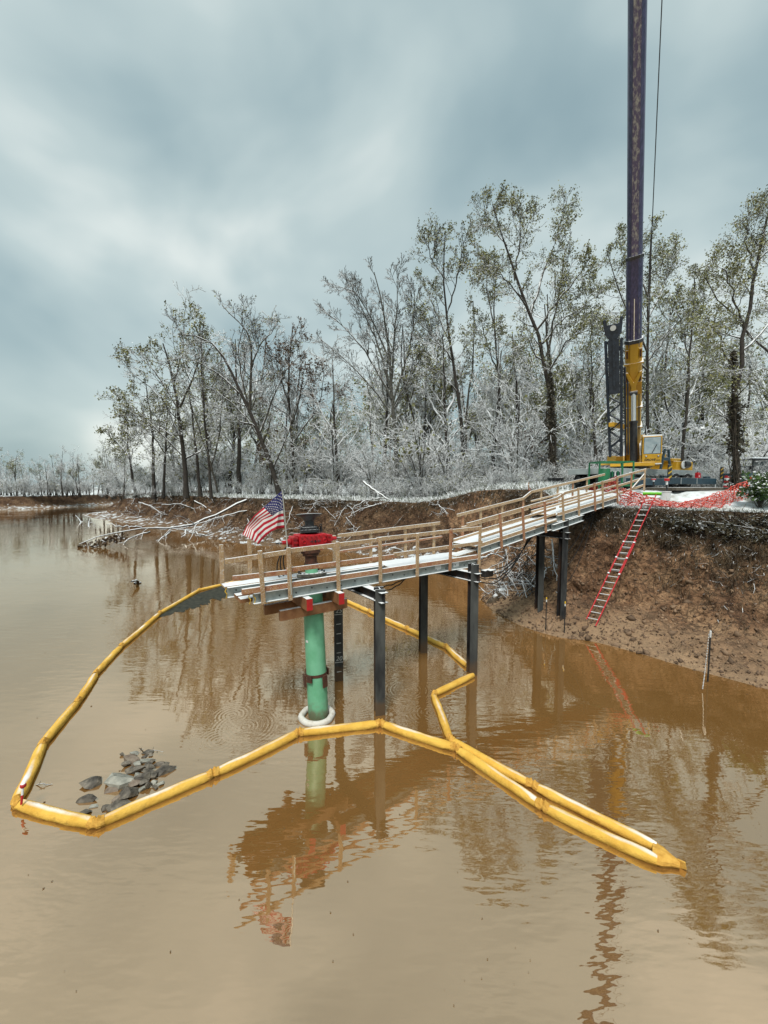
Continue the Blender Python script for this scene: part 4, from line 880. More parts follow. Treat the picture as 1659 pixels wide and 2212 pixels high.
for j in range(4): plank(4.25 + .02, 7.72, .06 + j * .288, .06 + j * .288 + .28, flat, .29)
snow_sheet(4.25, 7.75, .05, 1.21, flat, .292, seed=3)
for j in range(4): plank(7.7, 12.45, .06 + j * .288, .06 + j * .288 + .28, r1, .29)
snow_sheet(7.7, 12.45, .05, 1.21, r1, .292, seed=4)
for j in range(4): plank(12.46, 17.62, .06 + j * .288, .06 + j * .288 + .28, r2, .29)
snow_sheet(12.46, 17.62, .05, 1.21, r2, .292, seed=5)
plank(6.9, 7.9, .2, .6, lambda s: 3.36 + .12 * max(0, s - 6.9), .37); plank(10.9, 12.3, -.10, .02, r1, .36)
for s0, s1, zf in ((-.2, 1.25, flat), (2.25, 7.7, flat), (7.75, 12.4, r1), (12.5, 17.5, r2)):  # dark planks added under the deck so its reflection in the water is solid
    for j in range(3): wpart('added_under_plank', MT['timber'], lambda b, j=j: b.beam(wp(s0, .26 + j * .36, zf(s0) + .06), wp(s1, .26 + j * .36, zf(s1) + .06), .26, .09))
# posts
rp = random.Random(4)
def post(s, n, z0, z1, ds=0.0, m='wood', w=.10, d=.05):
    b = MB(); b.beam(wp(s, n, z0), wp(s + ds, n, z1), w, d, up=NN); return b.build('post', MT[m], walk, bevel=.006)
NEAR = [(.27, 3.32, 4.60, -.06), (.93, 3.30, 4.61, -.03), (2.26, 3.32, 4.64, -.02), (3.60, 3.36, 4.66, -.02), (4.95, 3.35, 4.67, 0), (6.32, 3.36, 4.72, .03), (7.70, 3.37, 4.72, .03)]
for i, (s, z0, z1, ds) in enumerate(NEAR): post(s, -.07, z0, z1, ds, 'wood' if i != 5 else 'wood_red')
NR = [(8.9, -.05, 5.12), (10.2, -.05, 5.30), (11.6, -.05, 5.50), (12.85, -.05, 5.80), (14.05, -.05, 6.04), (15.4, -.05, 6.24), (16.1, -.05, 6.34), (17.5, -.05, 6.55)]
for i, (s, ds, zt) in enumerate(NR): post(s, -.07, bz(s) - .05, zt, ds * 3, 'wood_red' if i in (0, 1, 2, 5, 7) else 'wood')
for s, zt in ((18.85, 6.76), (20.35, 6.98)): post(s, -.07, zt - 1.15, zt, 0, 'wood_red' if s < 19 else 'wood')
for s, z0, z1 in ((-.35, 3.6, 4.62), (.35, 3.6, 4.72), (2.85, 3.55, 4.62), (4.15, 3.55, 4.66), (5.55, 3.55, 4.70), (6.85, 3.55, 4.74)): post(s, 1.30, z0, z1)
for i, s in enumerate((8.3, 9.3, 10.6, 12.0, 13.3, 14.6, 15.9, 17.2)): post(s, 1.30, bz(s) + .1, bz(s) + 1.26, 0, 'wood' if i % 3 else 'wood_red')
# rails: near side
def rail(s0, z0, s1, z1, n, m='wood', h=.115, w=.05): timber('rail', MT[m], s0, z0, s1, z1, n, w, h, .006)
rail(-.55, 4.42, .95, 4.50, -.02); rail(.88, 4.52, 3.62, 4.58, -.02); rail(3.5, 4.60, 7.75, 4.66, -.02)
rail(-.4, 4.02, .95, 4.00, -.02, 'wood_red'); rail(.86, 4.05, 4.2, 4.06, -.02, 'wood_red'); rail(4.1, 4.10, 7.9, 4.15, -.02)
rail(7.2, 4.80, 8.2, 4.93, .05); rail(7.9, 4.92, 12.45, 5.60, -.02); rail(12.4, 5.60, 12.95, 5.80, -.02); rail(12.9, 5.80, 17.55, 6.48, -.02)
for k, (f0, m) in enumerate(((.82, 'wood'), (.58, 'wood'))):
    rail(7.75, r1(7.75) + f0, 12.3, r1(12.3) + f0, -.02, m, .09); rail(12.6, r2(12.6) + f0 + .02, 17.5, r2(17.5) + f0 + .02, -.02, m, .09)
rail(17.5, 6.52, 20.6, 6.98, -.02); rail(17.5, 6.10, 20.4, 6.52, -.02); rail(17.55, 5.72, 20.4, 6.15, -.02); rail(18.9, 5.95, 20.35, 6.75, -.06, h=.05)
# rails: far side
rail(2.95, 4.60, 7.1, 4.76, 1.26); rail(3.0, 4.12, 7.2, 4.26, 1.26, 'wood_red', .07)
rail(7.95, 5.00, 12.0, 5.57, 1.26); rail(11.95, 5.57, 12.5, 5.84, 1.26); rail(12.45, 5.84, 18.9, 6.72, 1.26)
rail(8.2, r1(8.2) + .72, 12.3, r1(12.3) + .72, 1.26, 'wood', .08); rail(12.5, r2(12.5) + .80, 17.4, r2(17.4) + .80, 1.26, 'wood', .08); rail(12.5, r2(12.5) + .5, 17.4, r2(17.4) + .5, 1.26, 'wood_red', .07)
# pale maker's plates on the near beam, no readable lettering
for s in (5.75, 6.55): wpart('label_plate', MT['white'], lambda b, s=s: b.beam(wp(s, .015, 3.50), wp(s + .26, .015, 3.50), .004, .13))
# tie straps at the left end
for s, n in ((-.02, .0), (.1, .02), (-.36, .8)):
    b = MB(); p = wp(s, n, 3.60); b.tube([p, p + Vector((-.03, -.02, -.07)), p + Vector((.02, -.02, -.13)), p + Vector((-.01, -.01, -.24))], .012, 5); b.build('tie_strap', MT['hazy'], walk)

# cross timbers carrying the platform on the pipe
ct = thing('cross_timber_frame', (-1.9, 10.1, 3.0), 'brown timber cross-frame with red-painted ends under the walkway around the green pipe', 'timber frame')
def cbeam(s0, n0, s1, n1, z, w, h, red=None):
    b = MB(); b.beam(wp(s0, n0, z), wp(s1, n1, z), w, h); o = b.build('timber', MT['timber'], ct, bevel=.006)
    if red is not None:
        p = wp(s0, n0, z); d = (wp(s0, n0, 0) - wp(s1, n1, 0)).normalized(); b = MB(); b.beam(p + d * .003, p + d * .012, w * .98, h * .98); b.build('red_end', MT['redpaint'], o)
cbeam(1.33, -.30, 1.33, 1.6, 3.18, .16, .30, 1); cbeam(2.22, -.30, 2.22, 1.6, 3.18, .16, .30, 1)
cbeam(.72, .13, 2.6, .13, 2.90, .12, .26); cbeam(.55, .80, 2.5, .80, 2.90, .12, .26)

# ================================================================== steel piles
def hpile(x, y, z0, z1, ang, label, w=.265):
    t = thing('steel_pile', (x, y, max(z0, 0)), label, 'pile', 'steel H-piles holding up the walkway')
    ax = Vector((math.cos(ang), math.sin(ang), 0)); ay = Vector((-ax.y, ax.x, 0)); c = Vector((x, y, (z0 + z1) / 2)); H = z1 - z0
    b = MB(); b.box(c, (.022, w - .03, H), ax, ay); b.build('web', MT['pile'], t)
    for q in (-1, 1):
        b = MB(); b.box(c + ax * 0 + ay * q * (w / 2 - .01), (w, .022, H), ax, ay); b.build('flange', MT['pilegrey'] if q < 0 else MT['pile'], t, bevel=.004)
    return t, ax, ay
pa = math.atan2(U.y, U.x) - .42
p1a, ax_, ay_ = hpile(-1.43, 11.86, -2, 3.3, pa, 'black steel pile chalk-marked with 25 and 20, behind the green pipe')
hpile(-.12, 10.03, -2, 3.42, pa, 'dark steel pile with a pale worn face, nearest pile right of the green pipe')
hpile(1.44, 13.88, -2, 3.3, pa, 'dark steel pile in the far row under the level part of the walkway')
hpile(2.86, 12.22, -2, 3.62, pa, 'dark steel pile where the yellow boom is tied, at the foot of the ramp')
hpile(7.0, 17.15, -.5, 4.1, pa, 'dark steel pile standing in the bank mud behind the other bank pile')
hpile(7.6, 16.25, -.5, 4.72, pa, 'dark steel pile on the beach nearest the red ladder')
# chalk marks on the first pile
def text_mesh(txt, size, name='lettering', extrude=0.0, shear=0.0, bold=0.0):
    cu = bpy.data.curves.new(name, 'FONT'); cu.body = txt; cu.size = size; cu.align_x = 'CENTER'; cu.align_y = 'CENTER'; cu.extrude = extrude; cu.shear = shear; cu.offset = bold
    o = bpy.data.objects.new(name, cu); COL.objects.link(o); bpy.context.view_layer.update()
    dg = bpy.context.evaluated_depsgraph_get(); me = bpy.data.meshes.new_from_object(o.evaluated_get(dg)); me.name = name
    bpy.data.objects.remove(o); return me
def put_text(txt, size, org, ex, ey, m, parent, name='lettering', **k):
    me = text_mesh(txt, size, name, **k); me.materials.clear(); me.materials.append(m)
    ex = Vector(ex).normalized(); ey = Vector(ey).normalized(); ez = ex.cross(ey)
    me.transform(Matrix(((ex.x, ey.x, ez.x, org[0]), (ex.y, ey.y, ez.y, org[1]), (ex.z, ey.z, ez.z, org[2]), (0, 0, 0, 1))))
    return link(name, me, parent)
MT['chalk'] = mat('chalk', (0.62, 0.62, 0.58), rough=.9)
face1 = Vector((-1.43, 11.86, 0)) - ay_ * (.1325 + .006)
for k in range(0, 9):
    zz = .30 + k * .3048
    if k in (1, 6): put_text('20' if k == 1 else '25', .20, face1 + Z * (zz + .12), ax_, Z, MT['chalk'], p1a, shear=.2); wl = .13
    else: wl = .07
    b = MB(); b.beam(face1 + Z * zz - ax_ * wl, face1 + Z * (zz + .012) + ax_ * wl, .006, .018); b.build('tick_mark', MT['chalk'], p1a)
# cap beams across each pair of piles
def cap(pa_, pb_, z, label, ext=.25):
    d = (Vector(pb_) - Vector(pa_)).normalized(); t = thing('pile_cap', (pa_[0], pa_[1], z), label, 'steel beam')
    p0 = Vector((*pa_, z)) - Vector((d[0], d[1], 0)) * ext; p1 = Vector((*pb_, z)) + Vector((d[0], d[1], 0)) * ext
    b = MB(); b.beam(p0, p1, .02, .24); b.build('web', MT['pile'], t)
    for q in (-1, 1): b = MB(); b.beam(p0 + Z * q * .13, p1 + Z * q * .13, .22, .02); b.build('flange', MT['pilegrey'], t)
cap((-1.43, 11.86), (-.12, 10.03), 3.20, 'grey steel beam crossing under the walkway beside the chalk-marked pile')
cap((1.44, 13.88), (2.86, 12.22), 3.20, 'dark steel beam crossing under the foot of the ramp')
cap((7.0, 17.15), (7.6, 16.25), 4.02, 'dark steel beam across the two piles in the bank mud')

# ================================================================== green pipe with red valve stack
gp0 = Vector((-1.75, 9.93, 0)); gdir = (Vector((-1.93, 10.30, 3.1)) - gp0).normalized()
def gp(z): return gp0 + gdir * (z / gdir.z)
well = thing('valve_stack', gp(0), 'green pipe rising from the water, topped by a red valve block and black funnel', 'pipe')
b = MB(); b.tube([gp(-1.5), gp(0), gp(1.5), gp(3.45)], .265, 32); b.build('pipe', MT['green'], well, smooth=True)
b = MB(); b.tube([gp(1.05), gp(1.12)], .278, 32); cl = b.build('clamp_band', MT['rust'], well, smooth=True)
for k, a in enumerate((-.25, 1.1, 2.4, 3.4, 4.3, 5.4)):
    d = Vector((math.cos(a - 1.75), math.sin(a - 1.75), 0)); c = gp(1.05) + d * .325; b = MB(); b.box(c + Z * (-.08 if k % 2 else .02), (.035, .15, .30 if k % 2 else .17), d, Vector((-d.y, d.x, 0)), gdir); b.build('clamp_lug', MT['rust'], cl)
b = MB(); q = gp(2.0) + Vector((-.16, -.192, 0)).normalized() * .267; b.box(q, (.09, .004, .06), Vector((.77, -.64, 0)), Vector((-.64, -.77, 0)).normalized(), gdir); b.build('white_patch', MT['white'], well)
b = MB(); b.tube([gp(2.48), gp(2.60)], .2525, 32); b.build('stencil_stain', MT['greend'], well) if False else None
# flanges just above deck, spool
for z0, z1, r, m in ((3.55, 3.63, .40, 'dirtysteel'), (3.66, 3.75, .40, 'dirtysteel'), (3.45, 3.55, .27, 'dirtysteel')):
    b = MB(); b.tube([gp(z0), gp(z1)], r, 32); b.build('flange', MT[m], well, smooth=True, bevel=.008)
for k in range(16):
    a = k * math.pi / 8; d = Vector((math.cos(a), math.sin(a), 0)) * .345; b = MB(); b.tube([gp(3.75) + d, gp(3.80) + d], .026, 6); b.build('bolt', MT['bolt'], well)
b = MB(); b.tube([gp(3.75), gp(3.98)], .17, 24); b.build('spool', MT['green'], well, smooth=True)
b = MB(); b.tube([gp(3.98), gp(4.02), gp(4.03), gp(4.20), gp(4.21), gp(4.27), gp(4.28), gp(4.36)], [.19, .19, .16, .16, .22, .22, .26, .26], 24); b.build('collar', MT['rust'], well, smooth=True)
# red block: octagonal-ish body with end bonnets, along the walkway
RU = U.copy(); RN = NN.copy(); rc = gp(4.62)
body = MB(); body.box(rc + Z * .02, (.80, .44, .34), RU, RN, Z)
rb = body.build('valve_body', MT['red'], well, bevel=.03)
b = MB(); b.prism([(-.36, 0), (.36, 0), (.28, -.09), (-.28, -.09)], rc - Z * .17 - RN * .18, RU, Z, .36, RN); b.build('lower_skirt', MT['red'], rb)
for sgn in (-1, 1):
    b = MB(); b.box(rc + RU * sgn * .49, (.13, .36, .30), RU, RN, Z); bn = b.build('bonnet', MT['red'], well, bevel=.025)
    for jz in (-.12, 0, .12):
        b = MB(); b.box(rc + RU * sgn * .50 - RN * .205 + Z * jz, (.13, .03, .05), RU, RN, Z); b.build('bonnet_rib', MT['red'], bn)
    b = MB(); c = rc + RU * sgn * .57; b.tube([c, c + RU * sgn * .10, c + RU * sgn * .11, c + RU * sgn * .22], [.09, .08, .055, .05], 14); ram = b.build('ram_cylinder', MT['red'], well, smooth=True)
    b = MB(); c = rc + RU * sgn * .79; b.tube([c, c + RU * sgn * .16], .018, 8); b.build('stem', MT['black'], ram)
for j, dz in enumerate((-.14, .14)):
    for k in range(6):
        c = rc + RU * (-.34 + k * .136) - RN * .23 + Z * dz; b = MB(); b.tube([c, c - RN * .03], .026, 6); b.build('bolt', MT['red'], rb)
for k in (-.27, .33): b = MB(); c = rc + RU * k - RN * .232; b.ring(c, .05, .014, RN, 18, 6); b.build('port_ring', MT['red'], rb)
for k, r_ in ((-.04, .022), (.14, .022)):
    b = MB(); b.ring(rc + RU * k - RN * .236, r_, .008, RN, 12, 4); b.build('emblem', MT['black'], rb)
b = MB(); c = rc + RU * .05 - RN * .236
b.box(c, (.016, .004, .085), RU, RN, Z); b.box(c, (.075, .006, .016), RU, RN, Z); b.box(c, (.055, .008, .055), (RU + Z).normalized(), RN, (Z - RU).normalized()); b.build('emblem', MT['black'], rb)
for k in (-.09, .19): b = MB(); b.box(rc + RU * k - RN * .234, (.03, .004, .02), RU, RN, Z); b.build('emblem', MT['black'], rb)
# black head and funnel
b = MB(); b.tube([gp(4.83), gp(4.90), gp(4.905), gp(4.97), gp(4.975), gp(5.02)], [.27, .27, .22, .22, .20, .20], 24); hd = b.build('top_flange', MT['black'], well, smooth=True)
for k in range(12):
    a = k * math.pi / 6; d = Vector((math.cos(a), math.sin(a), 0)) * .235; b = MB(); b.tube([gp(4.90) + d, gp(4.98) + d], .024, 6); b.build('bolt', MT['black'], hd)
b = MB(); b.tube([gp(4.99), gp(5.14), gp(5.15)], [.13, .125, .14], 20); b.build('neck', MT['black'], well, smooth=True)
b = MB(); b.tube([gp(5.14), gp(5.24), gp(5.30), gp(5.325)], [.135, .22, .355, .37], 28, cap=False); fu = b.build('funnel', MT['black'], well, smooth=True)
b = MB(); b.tube([gp(5.32), gp(5.332)], [.365, .35], 28); b.build('snow_cap', MT['snow'], fu)
b = MB(); b.tube([gp(4.83) + RU * .34, gp(4.99) + RU * .34], .03, 8); b.ring(gp(5.0) + RU * .34, .035, .012, RN, 14, 6); b.build('lifting_eye', MT['black'], well)
# hydraulic hoses
for k, (dx_, dn, zt, sx) in enumerate(((-.62, -.05, 4.55, -.55), (-.60, .05, 4.5, -.42), (-.55, .1, 4.46, -.30), (-.45, 0, 4.4, -.15))):
    p0 = rc + RU * dx_ + RN * dn; p0.z = zt; p3 = gp(3.68) + RU * (sx - .25) + RN * (.30 + .03 * k)
    p1 = p0 + RU * (-.22) - Z * .12; p2 = p3 + Z * .32 - RU * .16
    pts = [((1 - t) ** 3) * p0 + 3 * t * (1 - t) ** 2 * p1 + 3 * t * t * (1 - t) * p2 + t ** 3 * p3 for t in [i / 12 for i in range(13)]]
    pts += [pts[-1] + RU * .15 + RN * .1 - Z * .02, pts[-1] + RU * (.4 + .1 * k) + RN * .12 - Z * .02]
    b = MB(); b.tube(pts, .017, 7); b.build('hose', MT['hose'], well, smooth=True)
# floating ring at the waterline
fr = thing('absorbent_ring', gp(0), 'off-white foam ring floating on the water around the green pipe', 'float ring')
b = MB(); c0 = gp(.03) + Vector((-.03, -.06, 0)); b.ring(c0, .40, .085, Z, 40, 10)
rr = random.Random(2); b.v = [(x + .008 * math.sin(7 * math.atan2(y - c0.y, x - c0.x)), y + .01 * math.cos(3 * math.atan2(y - c0.y, x - c0.x)), z) for x, y, z in b.v]
b.build('foam_ring', MT['foamring'], fr, smooth=True)

# ================================================================== flag
fl = thing('flag', wp(.93, -.1, 4.6), 'stars-and-stripes flag drooping from a thin pole on the walkway rail', 'flag')
pole_b = wp(.95, -.10, 3.45); pole_t = aty(609.5, 1057, 9.30)
b = MB(); b.tube([pole_b, pole_b.lerp(pole_t, .5), pole_t], [.018, .017, .014], 10); b.build('pole', MT['pole'], fl, smooth=True)
def zf_(x, y): return (700 + x * .18083) / 1.3635, (1430 + y * .18083) / 1.3635
ctl = [  # along the fly: (a, top, canton bottom, bottom, depth offset)
 (0.0, (728, 78), (742, 405), (762, 692), .0), (.08, (672, 128), (705, 410), (700, 698), -.03), (.16, (612, 186), (668, 425), (632, 708), -.13), (.26, (530, 262), (620, 458), (600, 728), -.05),
 (.40, (428, 356), (570, 492), (548, 752), .05), (.6, (262, 498), (415, 560), (470, 812), .0), (.8, (150, 650), (235, 720), (405, 880), .08), (1.0, (76, 802), (195, 868), (338, 950), .02)]
def flagpt(a, bb):
    i = max(k for k in range(len(ctl) - 1) if ctl[k][0] <= a + 1e-9); c0, c1 = ctl[i], ctl[i + 1]; t = (a - c0[0]) / (c1[0] - c0[0]); t2 = t
    def at_(c):
        if bb < 7 / 13: f = bb / (7 / 13); return (c[1][0] * (1 - f) + c[2][0] * f, c[1][1] * (1 - f) + c[2][1] * f)
        f = (bb - 7 / 13) / (6 / 13); return (c[2][0] * (1 - f) + c[3][0] * f, c[2][1] * (1 - f) + c[3][1] * f)
    q0, q1 = at_(c0), at_(c1); x = q0[0] * (1 - t2) + q1[0] * t2; y = q0[1] * (1 - t2) + q1[1] * t2
    return aty(*zf_(x, y), 9.30 + c0[4] * (1 - t) + c1[4] * t + .02 * math.sin(bb * 5 + a * 9))
MT['fred'] = mat('flag_red', (.45, .012, .03), rough=.8); MT['fwhite'] = mat('flag_white', (.75, .73, .70), rough=.8); MT['fblue'] = mat('flag_blue', (.020, .022, .13), rough=.8)
b = MB(); na, nb = 50, 26; vs_ = [flagpt(i / na, j / nb) for i in range(na + 1) for j in range(nb + 1)]
off = len(b.v); b.v += [tuple(v) for v in vs_]
for i in range(na):
    for j in range(nb):
        b.f.append((i * (nb + 1) + j, (i + 1) * (nb + 1) + j, (i + 1) * (nb + 1) + j + 1, i * (nb + 1) + j + 1))
        b.m.append(2 if (i < na * .4 and j < 14) else (j // 2) % 2)
fo = b.build('cloth', [MT['fred'], MT['fwhite'], MT['fblue']], fl, smooth=True)
so = fo.modifiers.new('solid', 'SOLIDIFY'); so.thickness = .003
b = MB()
for r_ in range(9):
    for c_ in range(6 if r_ % 2 == 0 else 5):
        a = (.4 / 12) * (1 + 2 * c_ + (r_ % 2)); bb = (7 / 13) * (r_ + 1) / 10
        p = flagpt(a, bb); ea = (flagpt(a + .01, bb) - flagpt(a - .01, bb)).normalized(); eb = (flagpt(a, bb - .01) - flagpt(a, bb + .01)).normalized()
        nn_ = ea.cross(eb).normalized(); nn_ = nn_ if nn_.y < 0 else -nn_
        vs_ = [p + nn_ * .005 + (ea * math.sin(k * math.pi / 5) + eb * math.cos(k * math.pi / 5)) * (.021 if k % 2 == 0 else .009) for k in range(10)]
        b.add(vs_, [tuple(range(10))])
st = b.build('stars', MT['fwhite'], fl); st['kind'] = 'stuff'

# ================================================================== yellow containment boom
boom = thing('containment_boom', atz(820, 1563), 'yellow floating boom looping round the platform and ending in a doubled tail', 'boom')
def boom_seg(p0, p1, r, seed):
    rs = random.Random(seed); d = p1 - p0; L = d.length; d.normalize(); side = Vector((-d.y, d.x, 0)); n = 16; k = max(10, int(L / .09)); vs_ = []
    cut = .10
    for i in range(k + 1):
        t = i / k; s = cut + (L - 2 * cut) * t; e = min(t, 1 - t) * L
        rr_ = r * (1.0 - .22 * math.exp(-e / .12)) * (1 + .03 * math.sin(s * 9 + seed)); sag = -.012 * math.sin(math.pi * t)
        c = p0 + d * s + side * (.012 * math.sin(math.pi * t) * (1 if seed % 2 else -1))
        for j in range(n):
            g = 2 * math.pi * j / n; wr = 1 + .10 * mnoise.noise(Vector((s * 2.2, math.cos(g) * 1.1, math.sin(g) * 1.1 + seed * 3.7))) + .05 * mnoise.noise(Vector((s * 6, math.cos(g) * 2.5, math.sin(g) * 2.5 + seed))) + .06 * math.sin(4 * g + s * 9 + seed) * math.exp(-e / .25)
            vs_.append(c + side * (rr_ * wr * 1.06 * math.cos(g)) + Z * (rr_ * wr * .96 * math.sin(g) + sag))
    b = MB(); b.add(vs_, [(i * n + j, (i + 1) * n + j, (i + 1) * n + (j + 1) % n, i * n + (j + 1) % n) for i in range(k) for j in range(n)] + [tuple(range(n)), tuple(range(k * n + n - 1, k * n - 1, -1))])
    b.build('float_section', MT['boom'], boom, smooth=True)
def boom_joint(p, d0, d1, r, seed):
    """pleated fabric between two floats: pinched in the middle with a raised crease"""
    rs = random.Random(seed * 3 + 1); n = 14; prof = [(-1.0, .84), (-.65, .93), (-.3, .80), (0, .58), (.3, .84), (.65, .92), (1.0, .84)]; vs_ = []
    for q, (o, f) in enumerate(prof):
        d = d0.lerp(d1, q / 6).normalized(); side = Vector((-d.y, d.x, 0)); c = p + (d0 if o < 0 else d1) * (o * .125)
        for j in range(n):
            g = 2 * math.pi * j / n; tent = 1 + (.75 if abs(o) < .5 else .12) * max(0, math.sin(g)) ** 6 + rs.uniform(-.09, .09)
            vs_.append(c + side * (r * f * tent * math.cos(g)) + Z * (r * f * tent * math.sin(g)))
    b = MB(); b.add(vs_, [(i * n + j, (i + 1) * n + j, (i + 1) * n + (j + 1) % n, i * n + (j + 1) % n) for i in range(6) for j in range(n)])
    b.build('fabric_joint', MT['boomfold'], boom)
def boom_run(px, r, zc, seed):
    P = [atz(x, y, zc) for x, y in px]; P2 = [P[0]]
    for a, c in zip(P[:-1], P[1:]):
        m = max(1, round((c - a).length / 3.6))
        for q in range(1, m + 1): P2.append(a.lerp(c, q / m))
    for i in range(len(P2) - 1): boom_seg(P2[i], P2[i + 1], r, seed + i)
    for i in range(1, len(P2) - 1): boom_joint(P2[i], (P2[i] - P2[i - 1]).normalized(), (P2[i + 1] - P2[i]).normalized(), r, seed + i)
    return P2
run1 = boom_run([(1012, 1440), (965, 1398), (880, 1358), (735, 1292), (640, 1258), (545, 1247), (430, 1275), (345, 1325), (262, 1396), (207, 1455), (168, 1516), (92, 1607), (34, 1735), (207, 1780), (460, 1672), (645, 1583), (822, 1563), (985, 1616), (1172, 1742), (1436, 1866)], .103, .06, 1)
run2 = boom_run([(1026, 1456), (936, 1500), (972, 1597), (1150, 1696), (1434, 1838)], .095, .06, 40)
e0 = run1[-1]; d0 = (run1[-1] - run1[-2]).normalized(); sd_ = Vector((-d0.y, d0.x, 0))
e2 = run2[-1]; em = (e0 + e2) / 2; ew = (e2 - e0).length
b = MB()
for f, w_, h_ in ((-.16, ew + .20, .17), (-.02, ew + .12, .19), (.10, ew * .75, .15), (.20, ew * .45, .10)):
    c = em + d0 * f - Z * .005; b.v += [tuple(c + sd_ * w_ / 2 * math.cos(g * math.pi / 6) + Z * h_ / 2 * math.sin(g * math.pi / 6)) for g in range(12)]
for q in range(3): b.f += [(q * 12 + g, q * 12 + (g + 1) % 12, (q + 1) * 12 + (g + 1) % 12, (q + 1) * 12 + g) for g in range(12)]
b.f += [tuple(range(12)), tuple(range(47, 35, -1))]; b.m = [0] * len(b.f); b.build('end_connector', MT['boomfold'], boom)
b = MB(); b.prism([(0, -.07), (.12, -.04), (.10, .06), (0, .06)], em + d0 * .17, d0, Z, .03, sd_); b.build('end_flap', MT['boomfold'], boom)
# red and white marker stick lying against the boom's left corner
mk = thing('marker_stick', atz(45, 1720, .1), 'small red and white marker stick with red ball at the left corner of the boom', 'marker')
m0 = atz(46, 1738, .16); m1 = m0 + Vector((-.03, .10, .36))
for f0, f1, m in ((0, .42, 'redpaint'), (.42, .75, 'white')):
    b = MB(); b.tube([m0.lerp(m1, f0), m0.lerp(m1, f1)], .02, 8); b.build('stick', MT[m], mk)
bm_ = bmesh.new(); bmesh.ops.create_uvsphere(bm_, u_segments=12, v_segments=8, radius=.05); bmesh.ops.translate(bm_, verts=bm_.verts, vec=m0.lerp(m1, .85)); me = bpy.data.meshes.new('ball'); bm_.to_mesh(me); bm_.free(); me.materials.append(MT['redpaint']); link('ball', me, mk)
# grey scum caught along the inside of the boom
def scum():
    top = [(338, 1332), (380, 1308), (430, 1281), (480, 1266), (540, 1254)]; bot = [(340, 1335), (395, 1322), (450, 1302), (500, 1288), (548, 1278)]
    T_ = resamp_poly([atz(x, y, .004) for x, y in top], 90); B_ = resamp_poly([atz(x, y, .004) for x, y in bot], 90)
    b = MB(); vs_ = []; m = 9
    for i in range(90):
        ext = 1 + .35 * mnoise.fractal(Vector((i * .11, 3.1, 0)), .8, 2.2, 4) - .25 * max(0, mnoise.noise(Vector((i * .4, 9, 0))))
        for j in range(m):
            f = j / (m - 1) * ext; p = Vector(T_[i]).lerp(Vector(B_[i]), f); vs_.append(p + Vector((0, 0, .003 + .010 * (1 - (j / (m - 1)) ** 3) * (.5 + mnoise.noise(p * 3)))))
    b.add(vs_, [(i * m + j, (i + 1) * m + j, (i + 1) * m + j + 1, i * m + j + 1) for i in range(89) for j in range(m - 1)])
    tag(b.build('floating_scum', MT['slick'], smooth=True), 'dark grey floating scum caught inside the boom left of the platform', 'scum', kind='stuff')
scum()

# ================================================================== rocks in the water
ROCKS = [(740, 600, 95, 55, 'rockpale', 'large flat pale rock, biggest of the pile inside the boom'), (800, 485, 58, 40, 'rockred', 'blocky brown rock at the back of the rock pile'), (893, 490, 36, 27, 'rockpale', None), (905, 540, 42, 22, 'rock', None),
 (838, 525, 27, 18, 'rockpale', None), (1005, 550, 64, 25, 'rock', 'long dark rock jutting out at the right of the rock pile'), (978, 518, 38, 20, 'rock', None), (865, 600, 52, 40, 'rock', None), (930, 590, 37, 25, 'rock', None), (975, 632, 26, 22, 'rockpale', None),
 (765, 690, 64, 48, 'rock', 'chunky grey rock in front of the large flat pale rock'), (690, 672, 44, 20, 'rockred', None), (562, 620, 60, 34, 'rock', 'lone dark rock standing left of the rock pile'), (518, 745, 70, 28, 'rock', 'long dark rock lying front left of the pile'),
 (503, 820, 44, 30, 'rock', 'dark rock closest to the boom corner joint'), (573, 775, 23, 14, 'rockpale', None), (688, 765, 46, 38, 'rock', None), (732, 772, 60, 20, 'rock', None), (868, 662, 36, 22, 'rockpale', None), (905, 655, 22, 20, 'rock', None), (940, 628, 22, 16, 'rockpale', None),
 (745, 460, 16, 18, 'rock', 'small dark stone poking out alone behind the rock pile'), (905, 442, 34, 11, 'rock', None), (878, 466, 22, 15, 'rock', None), (830, 640, 40, 26, 'rockred', None), (900, 575, 40, 26, 'rock', None), (850, 560, 40, 30, 'rock', None), (960, 570, 30, 18, 'rockred', None), (720, 730, 36, 24, 'rockred', None), (815, 455, 30, 14, 'rockpale', None), (930, 500, 26, 18, 'rock', None), (880, 640, 30, 22, 'rock', None), (800, 560, 34, 24, 'rock', None), (1010, 520, 30, 12, 'rock', None), (650, 780, 30, 18, 'rock', None), (920, 460, 18, 14, 'rock', None), (945, 660, 24, 14, 'rock', None), (770, 520, 26, 22, 'rock', None), (835, 600, 26, 22, 'rockpale', None)]
